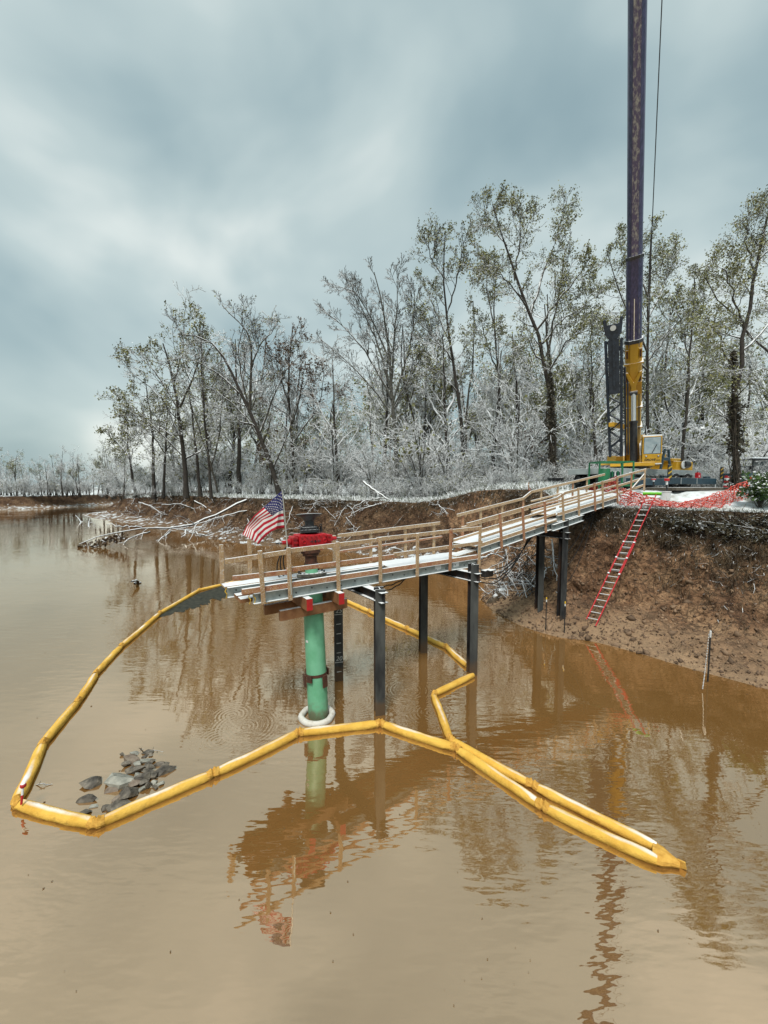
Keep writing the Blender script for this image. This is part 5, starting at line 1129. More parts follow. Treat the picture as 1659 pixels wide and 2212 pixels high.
def rocks():
    for i, (x, y, w, h, m, lab) in enumerate(ROCKS):
        rs = random.Random(50 + i); px_, py_ = x * .3537, 1466.8 + (y + h * .5) * .3537; c = atz(px_, py_, 0); s = FPX / (Vector((c.x, c.y, c.z - CAMH)).length) ; rx = w * .31 / s; rz = h * .27 / s
        bm_ = bmesh.new()
        for k in range(13):
            v = Vector((rs.gauss(0, 1), rs.gauss(0, 1), rs.gauss(0, 1))).normalized() * rs.uniform(.75, 1.0); bm_.verts.new((v.x * rx * 1.05, v.y * rx * .8, v.z * rz * .95))
        bmesh.ops.convex_hull(bm_, input=bm_.verts); loose = [v for v in bm_.verts if not v.link_faces]; bmesh.ops.delete(bm_, geom=loose, context='VERTS')
        bmesh.ops.recalc_face_normals(bm_, faces=bm_.faces)
        for v in bm_.verts: v.co += Vector((c.x, c.y, rz * .18 + (.05 if 760 < x < 940 and 500 < y < 660 else 0)))
        me = bpy.data.meshes.new('rock'); bm_.to_mesh(me); bm_.free(); me.materials.append(MT[m])
        o = link('rock', me); pass
        tag(o, lab or {'rock': 'one of the smaller dark grey rocks heaped inside the boom', 'rockpale': 'one of the smaller pale grey rocks heaped inside the boom', 'rockred': 'one of the smaller brown rocks heaped inside the boom'}[m], 'rock', 'rocks piled in the water inside the boom')
rocks()
def stick(name, label, pts, r0, r1, m, kids=(), cat='stick', seed=0, twigs=0, group=None):
    """a branch through world points with optional side branches and random twigs"""
    rng_ = np.random.default_rng(seed); t = thing(name, pts[0], label, cat, group)
    polys = [resamp_poly(pts, 14)] + [resamp_poly(k_, 14) for k_ in kids]
    P = np.stack(polys); P[:, 1:-1] += rng_.normal(size=P[:, 1:-1].shape) * r0 * .35
    R = np.stack([np.linspace(r0, r1, 14)] + [np.linspace(r0 * .6, r1 * .8, 14) for _ in kids])
    link('branch', np_mesh('branch', *tubes(P[:1], R[:1], 7), [m], smooth=True), t)
    for q in range(1, len(P)): link('side_branch', np_mesh('side_branch', *tubes(P[q:q + 1], R[q:q + 1], 6), [m], smooth=True), t)
    if twigs:
        P1, R1 = grow(P, R, twigs, .25, 1, 45, .22, 5, .03, .2, .5, r1 * .7, rng_); P2, R2 = grow(P1, R1, 3, .3, 1, 45, .5, 4, .02, .25, .7, r1 * .6, rng_)
        o = link('twigs', np_mesh('twigs', *join([tubes(P1, R1, 4), tubes(P2, R2, 3)]), [m]), t); o['kind'] = 'stuff'
        return t, P2
    return t, P
MT['snagsnow'] = mat('snow_topped_branch', (0.05, 0.04, 0.03), (0.12, 0.09, 0.065), scale=5, rough=.9, snow=.25, snow_noise=.4)
MT['rootdark'] = mat('dark_damp_root', (0.018, 0.013, 0.009), (0.06, 0.042, 0.027), rough=.9, snow=.8)
MT['snagwet'] = mat('wet_dark_wood', (0.05, 0.035, 0.022), (0.14, 0.10, 0.06), scale=8, rough=.7, bump=.5, bscale=18, snow=.8)
stick('twig', 'thin dark twigs poking up at the back of the rock pile', [atz(310, 1625, -.05), atz(306, 1620, .18), atz(300, 1616, .3)], .012, .006, MT['snagwet'], [[atz(318, 1625, 0), atz(330, 1620, .12), atz(345, 1622, .2)]], seed=1, twigs=3)
stick('twig', 'dark twig breaking the surface inside the left side of the boom', [atz(75, 1698, -.02), atz(90, 1692, .06), atz(108, 1696, .0)], .010, .006, MT['snagwet'], seed=2, twigs=3)
stick('drift_snag', 'short dark snag poking from open water left of the platform', [atz(300, 1262, -.2), atz(297, 1256, .25), atz(284, 1256, .45)], .10, .05, MT['snagsnow'], [[atz(298, 1258, .1), atz(290, 1260, .3)]], cat='snag', seed=3)

# fallen tree at the left, lying from the bank out over the water
def f8(x, y): return (200 + x * .33755) / 1.3635, (1400 + y * .33755) / 1.3635
def l8(pts): return [aty(*f8(x, y), Y) for x, y, Y in pts]
ft, P2 = stick('fallen_tree', 'snow-topped fallen tree reaching from the left bank out over the water', l8([(1560, 215, 50), (1380, 300, 48), (1180, 395, 46.5), (1000, 462, 45), (800, 462, 43), (620, 455, 41), (430, 480, 39), (270, 522, 38), (100, 600, 37)]), .17, .04, MT['snagsnow'],
      [l8([(1600, 295, 49), (1400, 345, 47.5), (1280, 370, 46.5), (1040, 460, 45.5), (860, 470, 44)]), l8([(1195, 522, 45), (1040, 487, 45), (960, 470, 45)]), l8([(900, 490, 44), (830, 540, 43), (765, 590, 42)]),
       l8([(720, 490, 42), (560, 540, 41), (465, 605, 40), (540, 652, 40)]), l8([(640, 455, 42), (540, 445, 41), (420, 440, 40), (360, 425, 40)]), l8([(1020, 480, 45), (1030, 510, 44), (990, 540, 43)])], 'fallen tree', 4, 6)
lv = leaves(P2[-60:], 10, .2, np.random.default_rng(1))
rng_ = np.random.default_rng(8); c_ = np.array([tuple(aty(*f8(x, y), 38)) for x, y in zip(rng_.uniform(100, 520, 240), rng_.uniform(520, 640, 240) - rng_.uniform(0, 60, 240))])
px_ = rng_.uniform(90, 520, 260); py_ = 600 - (px_ - 90) * .26 + rng_.uniform(5, 75, 260)
c_ = np.array([tuple(aty(*f8(x, y), 38.2)) for x, y in zip(px_, py_)]); a_ = nrm(rng_.normal(size=(260, 3)) + np.array([0, 0, -.8])); b_ = nrm(np.cross(a_, rng_.normal(size=(260, 3)))); s_ = .17 * rng_.uniform(.6, 1.3, (260, 1))
V_ = np.stack([c_ - a_ * s_, c_ + b_ * s_ * .7, c_ + a_ * s_, c_ - b_ * s_ * .7], 1).reshape(-1, 3)
tag(link('dead_leaves', np_mesh('dead_leaves', V_, np.arange(1040).reshape(-1, 4), [MT['leafb']]), ft), kind='stuff')
stick('white_snag', 'white forked snag sticking out of the far left water', [atz(172, 1134, -.1), aty(176, 1126, 66), aty(168, 1119, 66), aty(163, 1113, 66)], .10, .05, MT['snow'], [[aty(176, 1126, 66), aty(181, 1130, 66), atz(178, 1136, 0)]], 'snag', 11)
stick('white_snag', 'pair of snowy sticks beside the white forked snag', [atz(192, 1140, -.1), aty(191, 1130, 62), aty(194, 1122, 62)], .10, .05, MT['snow'], [], 'snag', 12, 3)
# snowy limbs caught on the bank
stick('fallen_limb', 'snowy fallen limb hanging down the bank behind the valve stack, right of centre', [aty(785, 1040, 42), aty(820, 1068, 40), aty(850, 1085, 38.5), aty(880, 1098, 37)], .13, .04, MT['snagsnow'], [[aty(845, 1084, 39), aty(800, 1092, 38), aty(760, 1108, 37)], [aty(830, 1076, 39.5), aty(790, 1080, 38.5), aty(765, 1095, 38)]], 'fallen limb', 21, 9)
stick('root_tangle', 'star-shaped snowy root hanging on the bank behind the ramp foot', [aty(962, 1098, 35), aty(968, 1110, 34), aty(972, 1130, 33.5)], .09, .03, MT['snagsnow'], [[aty(962, 1098, 35), aty(985, 1085, 35), aty(1005, 1080, 35)], [aty(965, 1105, 34.5), aty(990, 1122, 33.5), aty(1020, 1118, 33)], [aty(962, 1100, 35), aty(940, 1110, 34.5), aty(925, 1122, 34)]], 'root', 22, 5)
for k, (pts) in enumerate(([(300, 1085, 66), (330, 1095, 63), (350, 1110, 60)], [(420, 1082, 58), (450, 1098, 55), (470, 1118, 52)], [(350, 1090, 62), (390, 1088, 60), (420, 1100, 57)], [(480, 1090, 55), (520, 1100, 52), (545, 1094, 51)])):
    stick('fallen_limb', ['snowy limb lying on the far left slope near the promontory', 'snowy limb slanting down the bank above the fallen tree', 'snowy limb lying level on the bank left of the flag, farthest of its kind', 'bent snowy limb on the bank just above the flag'][k], [aty(*p) for p in pts], .10, .04, MT['snagsnow'], [], 'fallen limb', 30 + k, 7)
# tangle of a fallen tree and stump beside the bank piles
def f6(x, y): return (1400 + x * .15672) / 1.3635, (1560 + y * .15672) / 1.3635
def l6(pts): return [aty(*f6(x, y), Y) for x, y, Y in pts]
stick('fallen_limb', 'bleached white branching limb lying on the mud left of the bank piles', l6([(530, 1490, 19.3), (620, 1330, 19.4), (650, 1270, 19.5), (820, 1110, 20), (945, 940, 20.5), (930, 780, 21), (960, 640, 21.5)]), .05, .022, MT['snow'],
      [l6([(650, 1270, 19.5), (540, 1195, 19.4), (415, 1170, 19.3)]), l6([(960, 640, 21.5), (800, 605, 21.3), (680, 600, 21.2), (630, 740, 21)]), l6([(945, 940, 20.5), (1010, 900, 20.6), (1100, 880, 20.7)]), l6([(620, 1300, 19.4), (520, 1220, 19.3), (410, 1115, 19.2)]), l6([(720, 870, 20.5), (560, 765, 20.6), (430, 770, 20.6), (330, 830, 20.5)])], 'fallen limb', 41, 4)
stick('fallen_limb', 'thin snowy limb arching just below the ramp beam', l6([(80, 530, 20.5), (240, 490, 20.8), (340, 430, 21), (560, 545, 21.3), (680, 600, 21.5)]), .045, .02, MT['snow'], [l6([(340, 430, 21), (330, 370, 21)]), l6([(565, 540, 21.3), (590, 370, 21.4)])], 'fallen limb', 42, 4)
stick('root_tangle', 'pale dangling root between the two bank piles', l6([(1440, 180, 19), (1460, 400, 18.8), (1480, 660, 18.6), (1490, 800, 18.4), (1550, 890, 18.3)]), .04, .018, MT['snow'], [l6([(1270, 960, 18.4), (1310, 760, 18.6), (1380, 700, 18.7)])], 'root', 43, 4)
st_, _ = stick('stump', 'weathered brown stump slanting out of the water left of the bank piles', [atz(1046, 1312, -.25), aty(1066, 1300, 19.6), aty(1086, 1284, 19.9)], .10, .34, MT['snagwet'], [[aty(1060, 1308, 19.4), aty(1085, 1304, 19.5), aty(1118, 1306, 19.6)], [aty(1085, 1290, 19.8), aty(1110, 1285, 20), aty(1135, 1290, 20)]], 'stump', 44)
rng_ = np.random.default_rng(4); P0 = np.stack([resamp_poly([Vector(aty(1100, 1265, 20.2)) + Vector(rng_.normal(size=3) * .5), Vector(aty(1100, 1280, 20)) + Vector(rng_.normal(size=3) * .8), Vector(aty(1105, 1285, 19.8)) + Vector(rng_.normal(size=3) * .9)], 6) for _ in range(26)])
P1, R1 = grow(P0, np.full((26, 6), .02), 4, .1, 1, 50, .5, 4, 0, .3, .7, .012, rng_)
t = thing('brush_heap', aty(1100, 1300, 20), 'heap of dark snow-flecked brush around the stump', 'brush')
tag(link('twigs', np_mesh('twigs', *join([tubes(P0, np.full((26, 6), .02), 4), tubes(P1, R1, 3)]), [MT['twigsnow']]), t), kind='stuff')

rng_ = np.random.default_rng(14); P0 = []
for _ in range(80):
    f = rng_.random(); c = Vector(aty(1085 + 95 * f, 1175 + rng_.uniform(0, 105), 20.6 - 1.8 * f)); d = Vector(rng_.normal(size=3)); d.z = -abs(d.z) * .6; P0.append(resamp_poly([c, c + d * .35 + Vector((0, -.15, 0)), c + d * .8 + Vector((0, -.1, -.3))], 6))
P0 = np.stack(P0) + rng_.normal(size=(80, 6, 3)) * .04; P1, R1 = grow(P0, np.full((80, 6), .022), 4, .1, 1, 50, .5, 4, -.03, .3, .7, .012, rng_)
t = thing('root_mat', aty(1130, 1240, 20), 'mat of dark exposed roots on the bank under the ramp', 'roots')
tag(link('root_strands', np_mesh('root_strands', *join([tubes(P0, np.full((80, 6), .022), 4), tubes(P1, R1, 3)]), [MT['rootdark']]), t), kind='stuff')
# ================================================================== ladder
lad = thing('extension_ladder', atz(1290, 1345, .4), 'red extension ladder with pale rungs leaning on the muddy bank', 'ladder')
LB0 = atz(1266, 1345, .35); LB1 = atz(1283, 1356, .35); LT0 = aty(1393, 1068, 18.15); LT1 = aty(1425, 1068, 18.0)
sidev = (LB1 - LB0); sidev.z = 0; sidev = sidev.normalized() * .42
LB = (LB0 + LB1) / 2; LT = (LT0 + LT1) / 2; ldir = (LT - LB).normalized(); LL = (LT - LB).length
side_d = Vector((ldir.y, -ldir.x, 0)).normalized()      # horizontal, across the ladder
side_d = (side_d * .55 + Vector((.95, -.3, 0)) * .45).normalized(); lnrm = ldir.cross(side_d).normalized()
if lnrm.y > 0: lnrm = -lnrm
for q in (-1, 1):
    b = MB(); b.beam(LB + side_d * q * .21, LB + ldir * LL * .62 + side_d * q * .21, .035, .085, up=lnrm); b.build('side_rail', MT['ladder'], lad, bevel=.004)
    b = MB(); b.beam(LB + ldir * LL * .36 + side_d * q * .175 + lnrm * .06, LT + side_d * q * .175 + lnrm * .06, .03, .075, up=lnrm); b.build('fly_rail', MT['ladder'], lad, bevel=.004)
    b = MB(); b.box(LB + side_d * q * .21 - ldir * .03, (.09, .10, .03), side_d, lnrm, ldir); b.build('foot', MT['rubber'], lad)
    for f in (.36, .48, .6): b = MB(); b.box(LB + ldir * LL * f + side_d * q * .20 + lnrm * .05, (.07, .10, .06), side_d, lnrm, ldir); b.build('bracket', MT['alu'], lad)
n = int(LL / .305)
for k in range(1, n):
    s = k * .305
    if s < LL * .62: b = MB(); b.tube([LB + ldir * s - side_d * .205, LB + ldir * s + side_d * .205], .019, 8); b.build('rung', MT['alu'], lad)
    if s > LL * .36: b = MB(); b.tube([LB + ldir * (s + .02) - side_d * .17 + lnrm * .06, LB + ldir * (s + .02) + side_d * .17 + lnrm * .06], .018, 8); b.build('rung', MT['alu'], lad)
b = MB(); b.tube([LT - side_d * .36 + lnrm * .06, LT + side_d * .36 + lnrm * .06], .085, 10); g_ = b.build('top_sleeve', MT['lime'], lad, smooth=True)

# marker posts on the beach
def marker(px, y0, y1, zb, label, capm, extra=None):
    p = atz(px, y0, zb); top = aty(px, y1, p.y); t = thing('marker_post', p, label, 'post'); h = top.z - p.z
    b = MB(); b.tube([p - Z * .3, p + Z * h * .84], .022, 8); b.build('shaft', MT['rubber'], t)
    b = MB(); b.tube([p + Z * h * .84, p + Z * h * .92], .026, 8); b.build('white_band', MT['white'], t)
    b = MB(); b.tube([p + Z * h * .92, p + Z * h * .97, p + Z * h], [.028, .028, .015], 8); b.build('cap', MT[capm], t)
    return t, p, h
marker(1179, 1352, 1290, .25, 'thin black marker post with yellow top between the bank piles', 'hazy')
marker(1219, 1362, 1299, .22, 'thin black marker post with yellow top against the beach pile', 'hazy')
t, p, h = marker(1530, 1452, 1362, .35, 'black marker post with white top standing alone on the right beach', 'white')
b = MB(); q0 = p + Z * h * .9; q1 = atz(1521, 1490, .05)
for k in range(26):
    f = k / 26; c = q0.lerp(q1, f) - Z * .18 * math.sin(math.pi * f) + Vector((-.05, 0, 0)); b.box(c, (.018, .018, .045), (1, .3 * (-1) ** k, 0), (0, 1, .4 * (-1) ** k))
ch = b.build('rope', MT['white'], t); ch['kind'] = 'stuff'
# black cables slung under the ramp
def sag(name, label, p0, p1, drop, r, k, group):
    t = thing(name, p0, label, 'cable', group)
    pts = [p0.lerp(p1, i / 14) - Z * drop * 4 * (i / 14) * (1 - i / 14) + Vector((0, 0, .015 * math.sin(i * 1.7 + k))) for i in range(15)]
    b = MB(); b.tube(pts, r, 6); b.build('sheath', MT['hose'], t, smooth=True)
for k in range(4): sag('hanging_cable', 'one of the black cables slung in a bundle under the ramp foot', aty(1030, 1228 + k * 7, 13.0) + NN * .05 * k, wp(11.2, .2 + .06 * k, r1(11.2) - .03), .55 + .12 * k, .020, k, 'cables slung under the ramp')
for k in range(2): sag('hanging_cable', 'one of the two black cables looping under the level walkway', wp(3.55, .1, 3.22 - .14 * k), wp(5.0, .35, 3.34), .12 + .05 * k, .017, k, 'cables under the level walkway')
for k in range(3): sag('hanging_cable', 'one of the thin cables dangling down the bank from the ramp top', wp(15.6 + .15 * k, .2, 4.95), aty(1200 + 12 * k, 1215 + 22 * k, 16.6), .35 + .1 * k, .014, k, 'cables dangling down the bank')
t = thing('cable_box', aty(1050, 1240, 13.2), 'small black junction box at the ramp foot pile', 'box')
b = MB(); b.box(aty(1052, 1238, 13.0), (.42, .2, .24), U, NN); b.build('housing', MT['black'], t, bevel=.02); b = MB(); b.box(aty(1062, 1232, 12.9), (.30, .16, .03), U, NN); b.build('lid', MT['pilegrey'], t)

# ================================================================== crane
def zg(x, y): return float(zplat(x, y))
GZ = 5.90
CA = Vector((.902, .43, 0)).normalized(); CN = Vector((.43, -.902, 0)).normalized()       # along the carrier / towards the camera side
C0 = Vector((19.0, 25.2, 0))                                                             # first rear wheel, near side
crane = thing('mobile_crane', (16, 24.7, GZ), 'yellow mobile crane with raised dark telescopic boom behind the walkway', 'crane')
def cp(d, n, z): return C0 + CA * d + CN * n + Z * z
def cpart(name, m, fn, parent=None, bevel=.015, smooth=False):
    b = MB(); fn(b); return b.build(name, MT[m], parent or crane, bevel=bevel, smooth=smooth)
car = cpart('carrier_frame', 'carrier', lambda b: (b.box(cp(-2.0, -1.3, 6.98), (10.0, 2.5, .34), CA, CN), b.prism([(2.9, 6.75), (4.0, 6.75), (4.0, 6.9), (2.9, 7.16)], C0 + CN * -.05 * 1, CA, Z, 2.5, -CN)))
cpart('carrier_skirt', 'carrier', lambda b: (b.box(cp(2.45, .0, 6.62), (1.3, .06, .50), CA, CN), b.box(cp(-1.15, .0, 6.55), (.35, .10, .62), CA, CN), b.box(cp(-5.3, .0, 6.6), (1.2, .06, .5), CA, CN)))
cpart('storage_tank', 'dirtysteel', lambda b: b.tube([cp(-3.6, -.15, 6.55), cp(-1.9, -.15, 6.55)], .27, 18), smooth=True)
for k in range(4): cpart('tank_strap', 'black', lambda b, k=k: b.tube([cp(-3.4 + k * .45, -.15, 6.55), cp(-3.28 + k * .45, -.15, 6.55)], .285, 18))
cpart('chassis_rail', 'black', lambda b: (b.box(cp(-2.0, -.65, 6.45), (9.6, .25, .42), CA, CN), b.box(cp(-2.0, -1.95, 6.45), (9.6, .25, .42), CA, CN)))
def wheel(d, n, z=GZ + .52, r=.52):
    w = cpart('wheel', 'rubber', lambda b: b.tube([cp(d, n - .34, z), cp(d, n - .30, z), cp(d, n - .02, z), cp(d, n, z)], [r * .9, r, r, r * .9], 28), smooth=True)
    cpart('rim', 'dirtysteel', lambda b: (b.ring(cp(d, n + .0, z), r * .52, .04, CN, 24, 6), b.tube([cp(d, n - .05, z), cp(d, n + .012, z)], r * .5, 20)), w)
    cpart('hub', 'alu', lambda b: b.tube([cp(d, n, z), cp(d, n + .07, z)], [.12, .07], 12), w)
for d in (0, 1.32, -4.6, -5.9):
    for n in (0, -2.25): wheel(d, n)
# outriggers
for d, lab in ((-1.6, 1), (3.3, 0)):
    cpart('outrigger_housing', 'teal', lambda b, d=d: b.box(cp(d, -1.2, 6.55), (.5, 2.9, .42), CA, CN))
cpart('outrigger_beam', 'teal', lambda b: b.box(cp(.7, .45, 6.42), (5.6, .34, .40), CA, CN))
cpart('outrigger_beam', 'teal', lambda b: b.box(cp(-4.1, .55, 6.36), (3.4, .30, .42), CA, CN))
for d in (-.7, 1.1): cpart('beam_collar', 'alu', lambda b, d=d: b.box(cp(d, .63, 6.42), (.06, .02, .40), CA, CN), bevel=0)
def hazard(d, n, z, w, h):
    o = cpart('hazard_panel', 'black', lambda b: b.box(cp(d, n, z), (w, .05, h), CA, CN))
    for k in range(3):
        zz = z - h / 2 + h * (k + .35) / 3.0
        cpart('hazard_stripe', 'hazy', lambda b, zz=zz: b.prism([(-w / 2 + .02, -.09), (w / 2 - .02, .06), (w / 2 - .02, .16), (-w / 2 + .02, .01)], cp(d, n + .027, zz), CA, Z, .006, CN), o, bevel=0)
hazard(-1.95, .62, 6.95, .40, .92); hazard(4.6, .4, 7.0, .40, .85)
for d in (-1.95, 3.6): cpart('outrigger_jack', 'alu', lambda b, d=d: (b.tube([cp(d, .5, 6.3), cp(d, .5, 5.98)], .07, 12), b.tube([cp(d, .5, 5.98), cp(d, .5, 5.93)], .22, 16)), smooth=True)
# turntable and superstructure (faces the river)
G = Vector((-.52, -.854, 0)).normalized(); GR = Vector((.854, -.52, 0)).normalized(); TCN = Vector((15.75, 24.75, 0))
def sp(f, r, z): return TCN + G * f + GR * r + Z * z
cpart('turntable', 'black', lambda b: b.tube([sp(0, 0, 7.15), sp(0, 0, 7.32)], .85, 28), smooth=True)
cpart('superstructure_deck', 'yellow', lambda b: b.box(sp(-.9, 0, 7.42), (4.4, 2.3, .22), G, GR))
for r in (-.44, .44): cpart('boom_support', 'yellow', lambda b, r=r: b.prism([(.9, 7.3), (.55, 8.0), (-1.2, 9.0), (-2.0, 9.0), (-2.2, 7.3)], TCN + GR * (r - .04), G, Z, .08, GR))
# boom axis
B1 = aty(1371, 555, 21.7); B2 = aty(1377, 0, 18.0); BD = (B2 - B1).normalized(); tz = (7.95 - B1.z) / BD.z; BF = B1 + BD * tz
BS = BD.cross(Vector((G.x, G.y, 0))).normalized()
if BS.x < 0: BS = -BS
BU = BS.cross(BD).normalized()                                                            # across the boom, away from its underside
if BU.y < 0: BU = -BU
def bp_(l, s=0, u=0): return BF + BD * l + BS * s + BU * u
def boomsec(name, m, l0, l1, w, h, faces=None):
    """box section with a rounded underside towards the river"""
    prof = [(-w / 2, h / 2), (w / 2, h / 2), (w / 2, -h * .18), (w * .42, -h * .36), (w * .22, -h * .5), (-w * .22, -h * .5), (-w * .42, -h * .36), (-w / 2, -h * .18)]
    b = MB(); b.prism(prof, bp_(l0), BS, BU, l1 - l0, BD); return b.build(name, MT[m], crane, bevel=.02)
lY = (aty(1370, 728, 23.0).z - BF.z) / BD.z; lC = (B1.z - BF.z) / BD.z
bs = boomsec('boom_base_section', 'yellow', -.6, lY, .86, 1.0)
b = MB(); b.prism([(-.46, .53), (.46, .53), (.46, -.2), (.24, -.56), (-.24, -.56), (-.46, -.2)], bp_(lY - .18), BS, BU, .2, BD); b.build('section_collar', MT['black'], bs)
for l in (lY - .75, lY - 2.1):
    for q in (-1, 1):
        b = MB(); b.box(bp_(l, q * .33, -.47), (.14, .07, .55), BS, BU, BD); b.build('wear_pad_pocket', MT['yellowd'], bs)
        b = MB(); b.box(bp_(l, q * .33, -.51), (.08, .03, .40), BS, BU, BD); b.build('wear_pad', MT['rust'], bs)
for l in (lY - 1.3, lY - 4.0, lY - 5.3): b = MB(); b.box(bp_(l, 0, 0), (.98, 1.04, .07), BS, BU, BD); b.build('stiffener', MT['yellow'], bs)
boomsec('boom_second_section', 'navy', lY - .5, lC, .78, .90)
b = MB(); b.prism([(-.42, .50), (.42, .50), (.42, -.2), (.22, -.52), (-.22, -.52), (-.42, -.2)], bp_(lC - .1), BS, BU, .16, BD); b.build('section_collar', MT['black'], crane)
boomsec('boom_third_section', 'navy', lC - .4, lC + 13.5, .70, .80)
b = MB(); b.prism([(-.15, -.413), (.15, -.413), (.15, -.402), (-.15, -.402)], bp_(lC), BS, BU, 13.2, BD); b.build('worn_strip', MT['navyworn'], crane)
boomsec('boom_tip_section', 'navy', lC + 13.4, lC + 23, .62, .70)
b = MB(); b.box(bp_(lC + 23.3, 0, -.1), (.7, 1.2, .9), BS, BU, BD); hdb = b.build('boom_head', MT['navy'], crane, bevel=.05)
for q in (-.2, .2): b = MB(); b.ring(bp_(lC + 23.6, q, -.5), .28, .05, BS, 24, 6); b.build('sheave', MT['black'], hdb)
for k in range(3): b = MB(); b.box(bp_(lY + .9 + .0, -.25 + .25 * k, -.455), (.035, .012, 2.6), BS, BU, BD); b.build('stripe', MT['chrome'] if k == 1 else MT['navyworn'], crane)
# lift cylinder with Y bracket
LYB = lY - 3.0; cy1 = bp_(LYB, 0, -.72); cy0 = sp(.55, .10, 7.5)
b = MB(); b.prism([(-.44, 1.25), (-.30, 1.25), (0, .62), (.30, 1.25), (.44, 1.25), (.13, .42), (.13, -.12), (-.13, -.12), (-.13, .42)], bp_(LYB, 0, -.56), BS, BD, .12, -BU); b.build('cylinder_bracket', MT['yellow'], crane, bevel=.02)
b = MB(); b.box(bp_(LYB + .25, 0, -.52), (.84, .14, .75), BS, BU, BD); b.build('bracket_plate', MT['yellowd'], crane, bevel=.03)
b = MB(); mid = cy0.lerp(cy1, .60); b.tube([cy0, mid], .20, 24); lc = b.build('lift_cylinder', MT['black'], crane, smooth=True)
b = MB(); b.tube([mid, cy1], .125, 20); b.build('piston_rod', MT['chrome'], lc, smooth=True)
b = MB(); b.tube([mid - (cy1 - cy0).normalized() * .1, mid + (cy1 - cy0).normalized() * .06], .225, 20); b.build('gland', MT['black'], lc, smooth=True)
b = MB(); b.tube([cy1 - BS * .2, cy1 + BS * .2], .13, 16); b.build('rod_pin', MT['black'], lc, smooth=True)
for q in (.30, .36): b = MB(); b.tube([sp(.1, q, 7.8), bp_(2.2, q - .02, -.56), bp_(5.4, q - .02, -.56)], .02, 6); b.build('hydraulic_line', MT['hose'], crane)
# folded lattice jib on the boom's left side
JA, JB = aty(1330, 985, 24.2), aty(1325, 735, 23.2); JD = (JB - JA).normalized(); JS = BS.copy(); JU = JD.cross(JS).normalized()
jib = cpart('folded_jib', 'jib', lambda b: [b.tube([JA + JS * x * .30 + JU * y * .3, JB + JS * x * .40 + JU * y * .3], .075, 6) for x in (-1, 1) for y in (-1, 1)], bevel=0)
JL = (JB - JA).length; nseg = 13
for k in range(nseg):
    def jp(f, x, y): return JA.lerp(JB, f) + JS * x * (.30 + .10 * f) + JU * y * .3
    f0, f1 = k / nseg, (k + 1) / nseg; sg = 1 if k % 2 else -1
    b = MB()
    for y in (-1, 1): b.tube([jp(f0, -sg, y), jp(f1, sg, y)], .04, 5)
    for x in (-1, 1): b.tube([jp(f0, x, -sg), jp(f1, x, sg)], .04, 5)
    b.build('lattice_brace', MT['jib'], jib)
b = MB(); b.beam(JA.lerp(JB, .55) - JU * .34, JB - JU * .34, .56, .03, up=JU); b.build('jib_plate', MT['jib'], jib)
b = MB(); b.beam(JA.lerp(JB, .62) - JU * .40, JB + JD * .1 - JU * .40, .09, .09, up=JU); b.build('jib_spine', MT['jib'], jib)
b = MB(); b.prism([(-.50, 1.15), (-.36, 1.2), (-.30, .85), (.30, .85), (.36, 1.2), (.50, 1.15), (.42, .35), (.20, .0), (-.20, .0), (-.42, .35)], JB - JU * .3, JS, JD, .14, JU); b.build('jib_head', MT['jib'], jib, bevel=.02)
b = MB(); c = JB - JU * .32 + JD * .62; b.tube([c, c - JU * .05], .15, 16); b.build('jib_pulley', MT['alu'], jib)
b = MB(); b.tube([JA + JS * .52 + JU * .1, JB - JD * 1.6 + JS * .55 + JU * .1], .05, 6); b.tube([JA + JS * .66 + JU * .1, JB - JD * 2.4 + JS * .68 + JU * .1], .04, 6); b.build('jib_strut', MT['jib'], jib)
bk0 = bp_((aty(1370, 915, 24.4).z - BF.z) / BD.z, -.40, -.1); b = MB(); b.beam(bk0, aty(1320, 917, 23.6), .28, .26); b.build('jib_bracket', MT['yellow'], crane, bevel=.02)
# hoist line behind the boom
b = MB(); b.tube([sp(-1.6, .75, 8.2), aty(1409, 480, 22.6), aty(1430, 0, 18.6), bp_(lC + 23, .75, .5)], .022, 6); b.build('hoist_rope', MT['hose'], crane)
# operator cab
def cabp(f, r, z): return sp(.35 + f, .98 + r, z)
CZ0, CZ1 = 7.42, 9.08
cab = cpart('operator_cab', 'yellow', lambda b: b.prism([(.85, CZ0), (.95, CZ0 + .55), (.80, CZ1), (-.85, CZ1), (-.85, CZ0)], cabp(0, -.48, 0), G, Z, .96, GR), bevel=.04)
def cab_face(name, m, z0, z1, r0, r1, off, parent):
    def f(b):
        P_ = []
        for z, r in ((z0, r0), (z0, r1), (z1, r1), (z1, r0)):
            fx = .95 + (.80 - .95) * (z - CZ0 - .55) / (CZ1 - CZ0 - .55) if z > CZ0 + .55 else .85 + .10 * (z - CZ0) / .55
            P_.append(cabp(fx + off, r, z))
        b.add(P_, [(0, 1, 2, 3)])
    return cpart(name, m, f, parent, bevel=0)
cab_face('windscreen_seal', 'black', CZ0 + .58, CZ1 - .06, -.43, .43, .006, cab); ws = cab_face('windscreen', 'glass', CZ0 + .61, CZ1 - .09, -.40, .40, .012, cab)
cpart('wiper', 'black', lambda b: b.tube([cabp(.97, 0, CZ0 + .64), cabp(.92, .22, CZ0 + 1.15)], .018, 5), ws, bevel=0)
cpart('side_window', 'glass', lambda b: b.add([cabp(.6, .487, CZ0 + .6), cabp(-.7, .487, CZ0 + .6), cabp(-.7, .487, CZ1 - .12), cabp(.55, .487, CZ1 - .12)], [(0, 1, 2, 3)]), cab, bevel=0)
for r in (-.28, .32): cpart('work_lamp', 'black', lambda b, r=r: (b.box(cabp(.93, r, CZ0 + .45), (.06, .10, .10), G, GR)), cab); 
